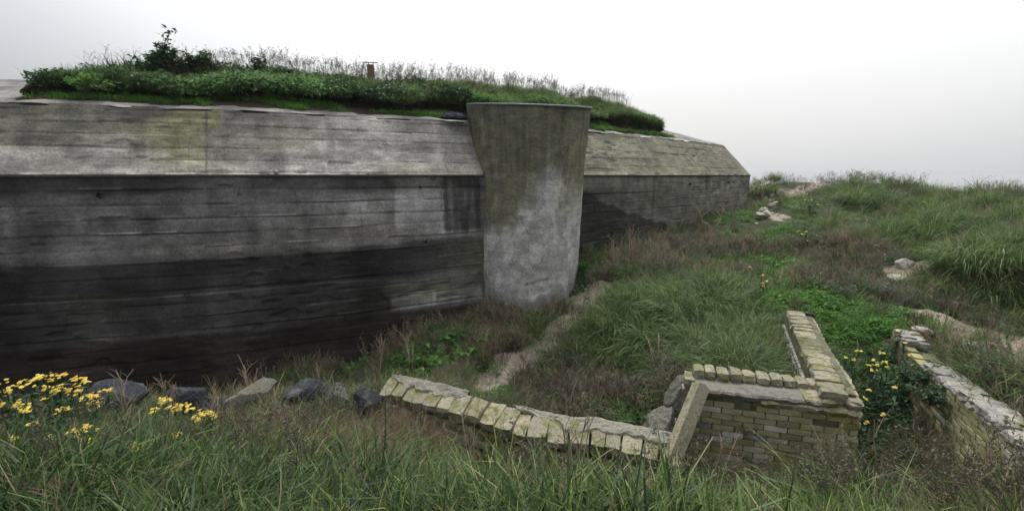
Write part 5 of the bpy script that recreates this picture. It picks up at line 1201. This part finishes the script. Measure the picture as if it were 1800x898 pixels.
for x, y, rx, H, nl, lb, sd in gb:
    p = g_at(x, y, 3); bush(p - [0, 0, .03], rx, rx, H * 1.15, 14, int(nl * 2.2), .085, 'leaf', lb, seed=sd)
for x, y, D_, rx, H, lb, sd in [(1655, 655, 5.6, .28, .22, 'dark bramble spilling over the retaining wall top', 31), (1640, 700, 5.1, .20, .30, 'dark bramble hanging down the retaining wall face', 32), (1600, 665, 5.6, .25, .30, 'dark bramble at the far face of the retaining wall', 33)]:
    bush(at(x, y, D_) - [0, 0, .08], rx, rx, H, 12, 300, .045, 'leaf_dark', lb, seed=sd, name='bramble')
# single dead stalks, the ones that stand out
ds = [(1003, 790, 4.75, 1.05, 'tall bare reddish stalk standing right behind the middle of the low wall'), (985, 800, 4.5, .75, 'bare stalk just left of the tall reddish one'), (1020, 800, 4.3, .7, 'thin stalk leaning right beside the tall reddish one'), (940, 800, 4.3, .55, 'twiggy brown stalk in front of the low wall'), (830, 770, 4.7, .5, 'twiggy brown stalk at the dark gap under the low wall'), (1085, 790, 4.3, .5, 'wiry stalk crossing the right part of the low wall'),
      (435, 705, 5.9, .75, 'bare forked stalk against the dark bunker foot above the slab'), (395, 760, 4.8, .65, 'pale forked twig crossing in front of the tilted slab'), (560, 705, 5.9, .65, 'bare stalk rising between the dark boulders'), (500, 760, 4.4, .7, 'reddish stem leaning left in front of the blocky boulder'), (300, 700, 5.0, .5, 'curled dead stalk left of the tallest boulder'), (225, 705, 5.0, .5, 'curled dead stalk over the rounded boulder'),
      (720, 640, 8.6, .7, 'pale dead stalk at the bunker foot left of the green bushes'), (665, 650, 8.2, .75, 'reddish dead stalk rising at the dark bunker foot'), (1110, 470, None, 1.0, 'dry brown shrub upright on the slope right of the tower'), (1080, 480, None, .9, 'dry brown shrub close to the right side of the tower'), (1160, 640, 6.8, .6, 'dry stalk among the drooping hummock grass'), (1490, 800, 3.6, .7, 'dry stalk in front of the corner of the square ruin'), (1230, 830, 3.4, .6, 'dry stalk in front of the leaning beam foot'), (1560, 830, 3.5, .75, 'dry stalk at the mouth of the trench'), (1700, 860, 3.0, .6, 'dry stalk in front of the retaining wall')]
for i, (x, y, D_, H, lb) in enumerate(ds):
    r = np.random.default_rng(700 + i)
    if D_ is None: p = g_at(x, y, 4)
    else:
        q = at(x, y, D_); p = np.array([q[0], q[1], float(ground(q[0], q[1]))]); H = H + max(0, min(0.8, (q[2] - p[2]) * 0.8))
    A = Acc(); m_ = 9 if D_ is None else 3
    for _ in range(m_):
        az_ = r.uniform(0, 6.28); P = curve_stem(r, (r.normal(0, .04), r.normal(0, .04), -.05), H * r.uniform(.6, 1.05), az_, r.uniform(.03, .25), .02, 8); tube(A, P, np.linspace(.0095, .004, 8), 4, r.uniform(.3, 1), False)
        for k in range(9):
            j = r.integers(2, 7); q = curve_stem(r, P[j], H * r.uniform(.1, .28), r.uniform(0, 6.28), r.uniform(.4, 1), .08, 4); ribbon(A, q, .008, r.uniform(.2, 1)); q2 = curve_stem(r, q[2], H * .1, r.uniform(0, 6.28), .8, .1, 3); ribbon(A, q2, .004, .6)
    tag(link('dead_stalk', A.mesh('dead_stalk', M['twig']), None, p), lb, 'dead plant', 'bare dead stalks')
for i, (x, y, dx, H, lb) in enumerate([(1248, 402, -.8, 1.0, 'long pale dead branch leaning left against the bunker wall'), (1258, 400, .2, .8, 'upright forked pale branch beside the long leaning one'), (1275, 402, .9, .7, 'short pale branch lying low to the right of the forked one')]):
    p = g_at(x, y, 6); r = np.random.default_rng(800 + i); A = Acc(); f = np.linspace(0, 1, 8)[:, None]
    P = f * np.array([dx, -.15, H * (1 if i < 2 else .35)]) + r.normal(0, .03, (8, 3)); tube(A, P, np.linspace(.028, .01, 8), 5, .9)
    for k in range(4):
        q = curve_stem(r, P[2 + k], H * .35, r.uniform(0, 6.28), .9, .08, 5); tube(A, q, np.linspace(.013, .005, 5), 4, .8, False)
    tag(link('dead_branch', A.mesh('dead_branch', M['straw']), None, p), lb, 'branch', 'pale dead branches by the bunker')
# scattered pebbles and crumbs of sand on the path
r = np.random.default_rng(9); A = Acc()
for _ in range(900):
    t = r.random() * 4; i = int(t); b_ = path[i] + (path[min(i + 1, 4)] - path[i]) * (t - i) + r.normal(0, .3, 2); s_ = r.uniform(.008, .03); z_ = float(ground(b_[0], b_[1]))
    V = np.array([[1, 0, 0], [-.5, .8, 0], [-.5, -.8, 0], [0, 0, .9], [0, 0, -.5]]) * s_ * r.uniform(.6, 1.3, (5, 3)); A.add(V + [b_[0], b_[1], z_], tris=[[0, 1, 3], [1, 2, 3], [2, 0, 3], [1, 0, 4], [2, 1, 4], [0, 2, 4]])
tag(link('pebbles', A.mesh('pebbles', M['rubble'])), 'loose pebbles and crumbs strewn over the sandy path', 'pebbles', kind='stuff')
# ------------------------------------------------------------------ unseen sea, added to mirror the sky below the horizon
m = Mt('sky_mirror_sea'); m.col((0.03, 0.04, 0.045)); m.b.inputs['Roughness'].default_value = 0.03; m.b.inputs['IOR'].default_value = 1.33; m.b.inputs['Specular IOR Level'].default_value = 0.5
A = Acc(); A.add([(-1850, -1850, -19.0), (1850, -1850, -19.0), (1850, 1850, -19.0), (-1850, 1850, -19.0)], quads=[[0, 1, 2, 3]])
tag(link('sea', A.mesh('sea', m.m)), 'calm sea added far below the dune to mirror the pale sky', 'sea', kind='structure')
# ------------------------------------------------------------------ haze: sea fog over the dunes
HZ = Acc()
x0, x1, y0, y1, z0, z1 = -1900, 1900, -1900, 1900, -24.0, 4.4
V = [(x, y, z) for x in (x0, x1) for y in (y0, y1) for z in (z0, z1)]
HZ.add(V, quads=[[0, 1, 3, 2], [4, 6, 7, 5], [0, 4, 5, 1], [2, 3, 7, 6], [0, 2, 6, 4], [1, 5, 7, 3]])
hm = bpy.data.materials.new('haze'); hm.use_nodes = True; hm.node_tree.nodes.clear()
vo = hm.node_tree.nodes.new('ShaderNodeOutputMaterial'); pv = hm.node_tree.nodes.new('ShaderNodeVolumePrincipled')
pv.inputs['Color'].default_value = (0.72, 0.73, 0.75, 1); pv.inputs['Density'].default_value = 0.0006
hm.node_tree.links.new(pv.outputs[0], vo.inputs['Volume'])
SC.cycles.volume_bounces = 2
tag(link('haze', HZ.mesh('haze', hm)), 'thin sea fog lying over the whole dune', 'haze', kind='stuff')
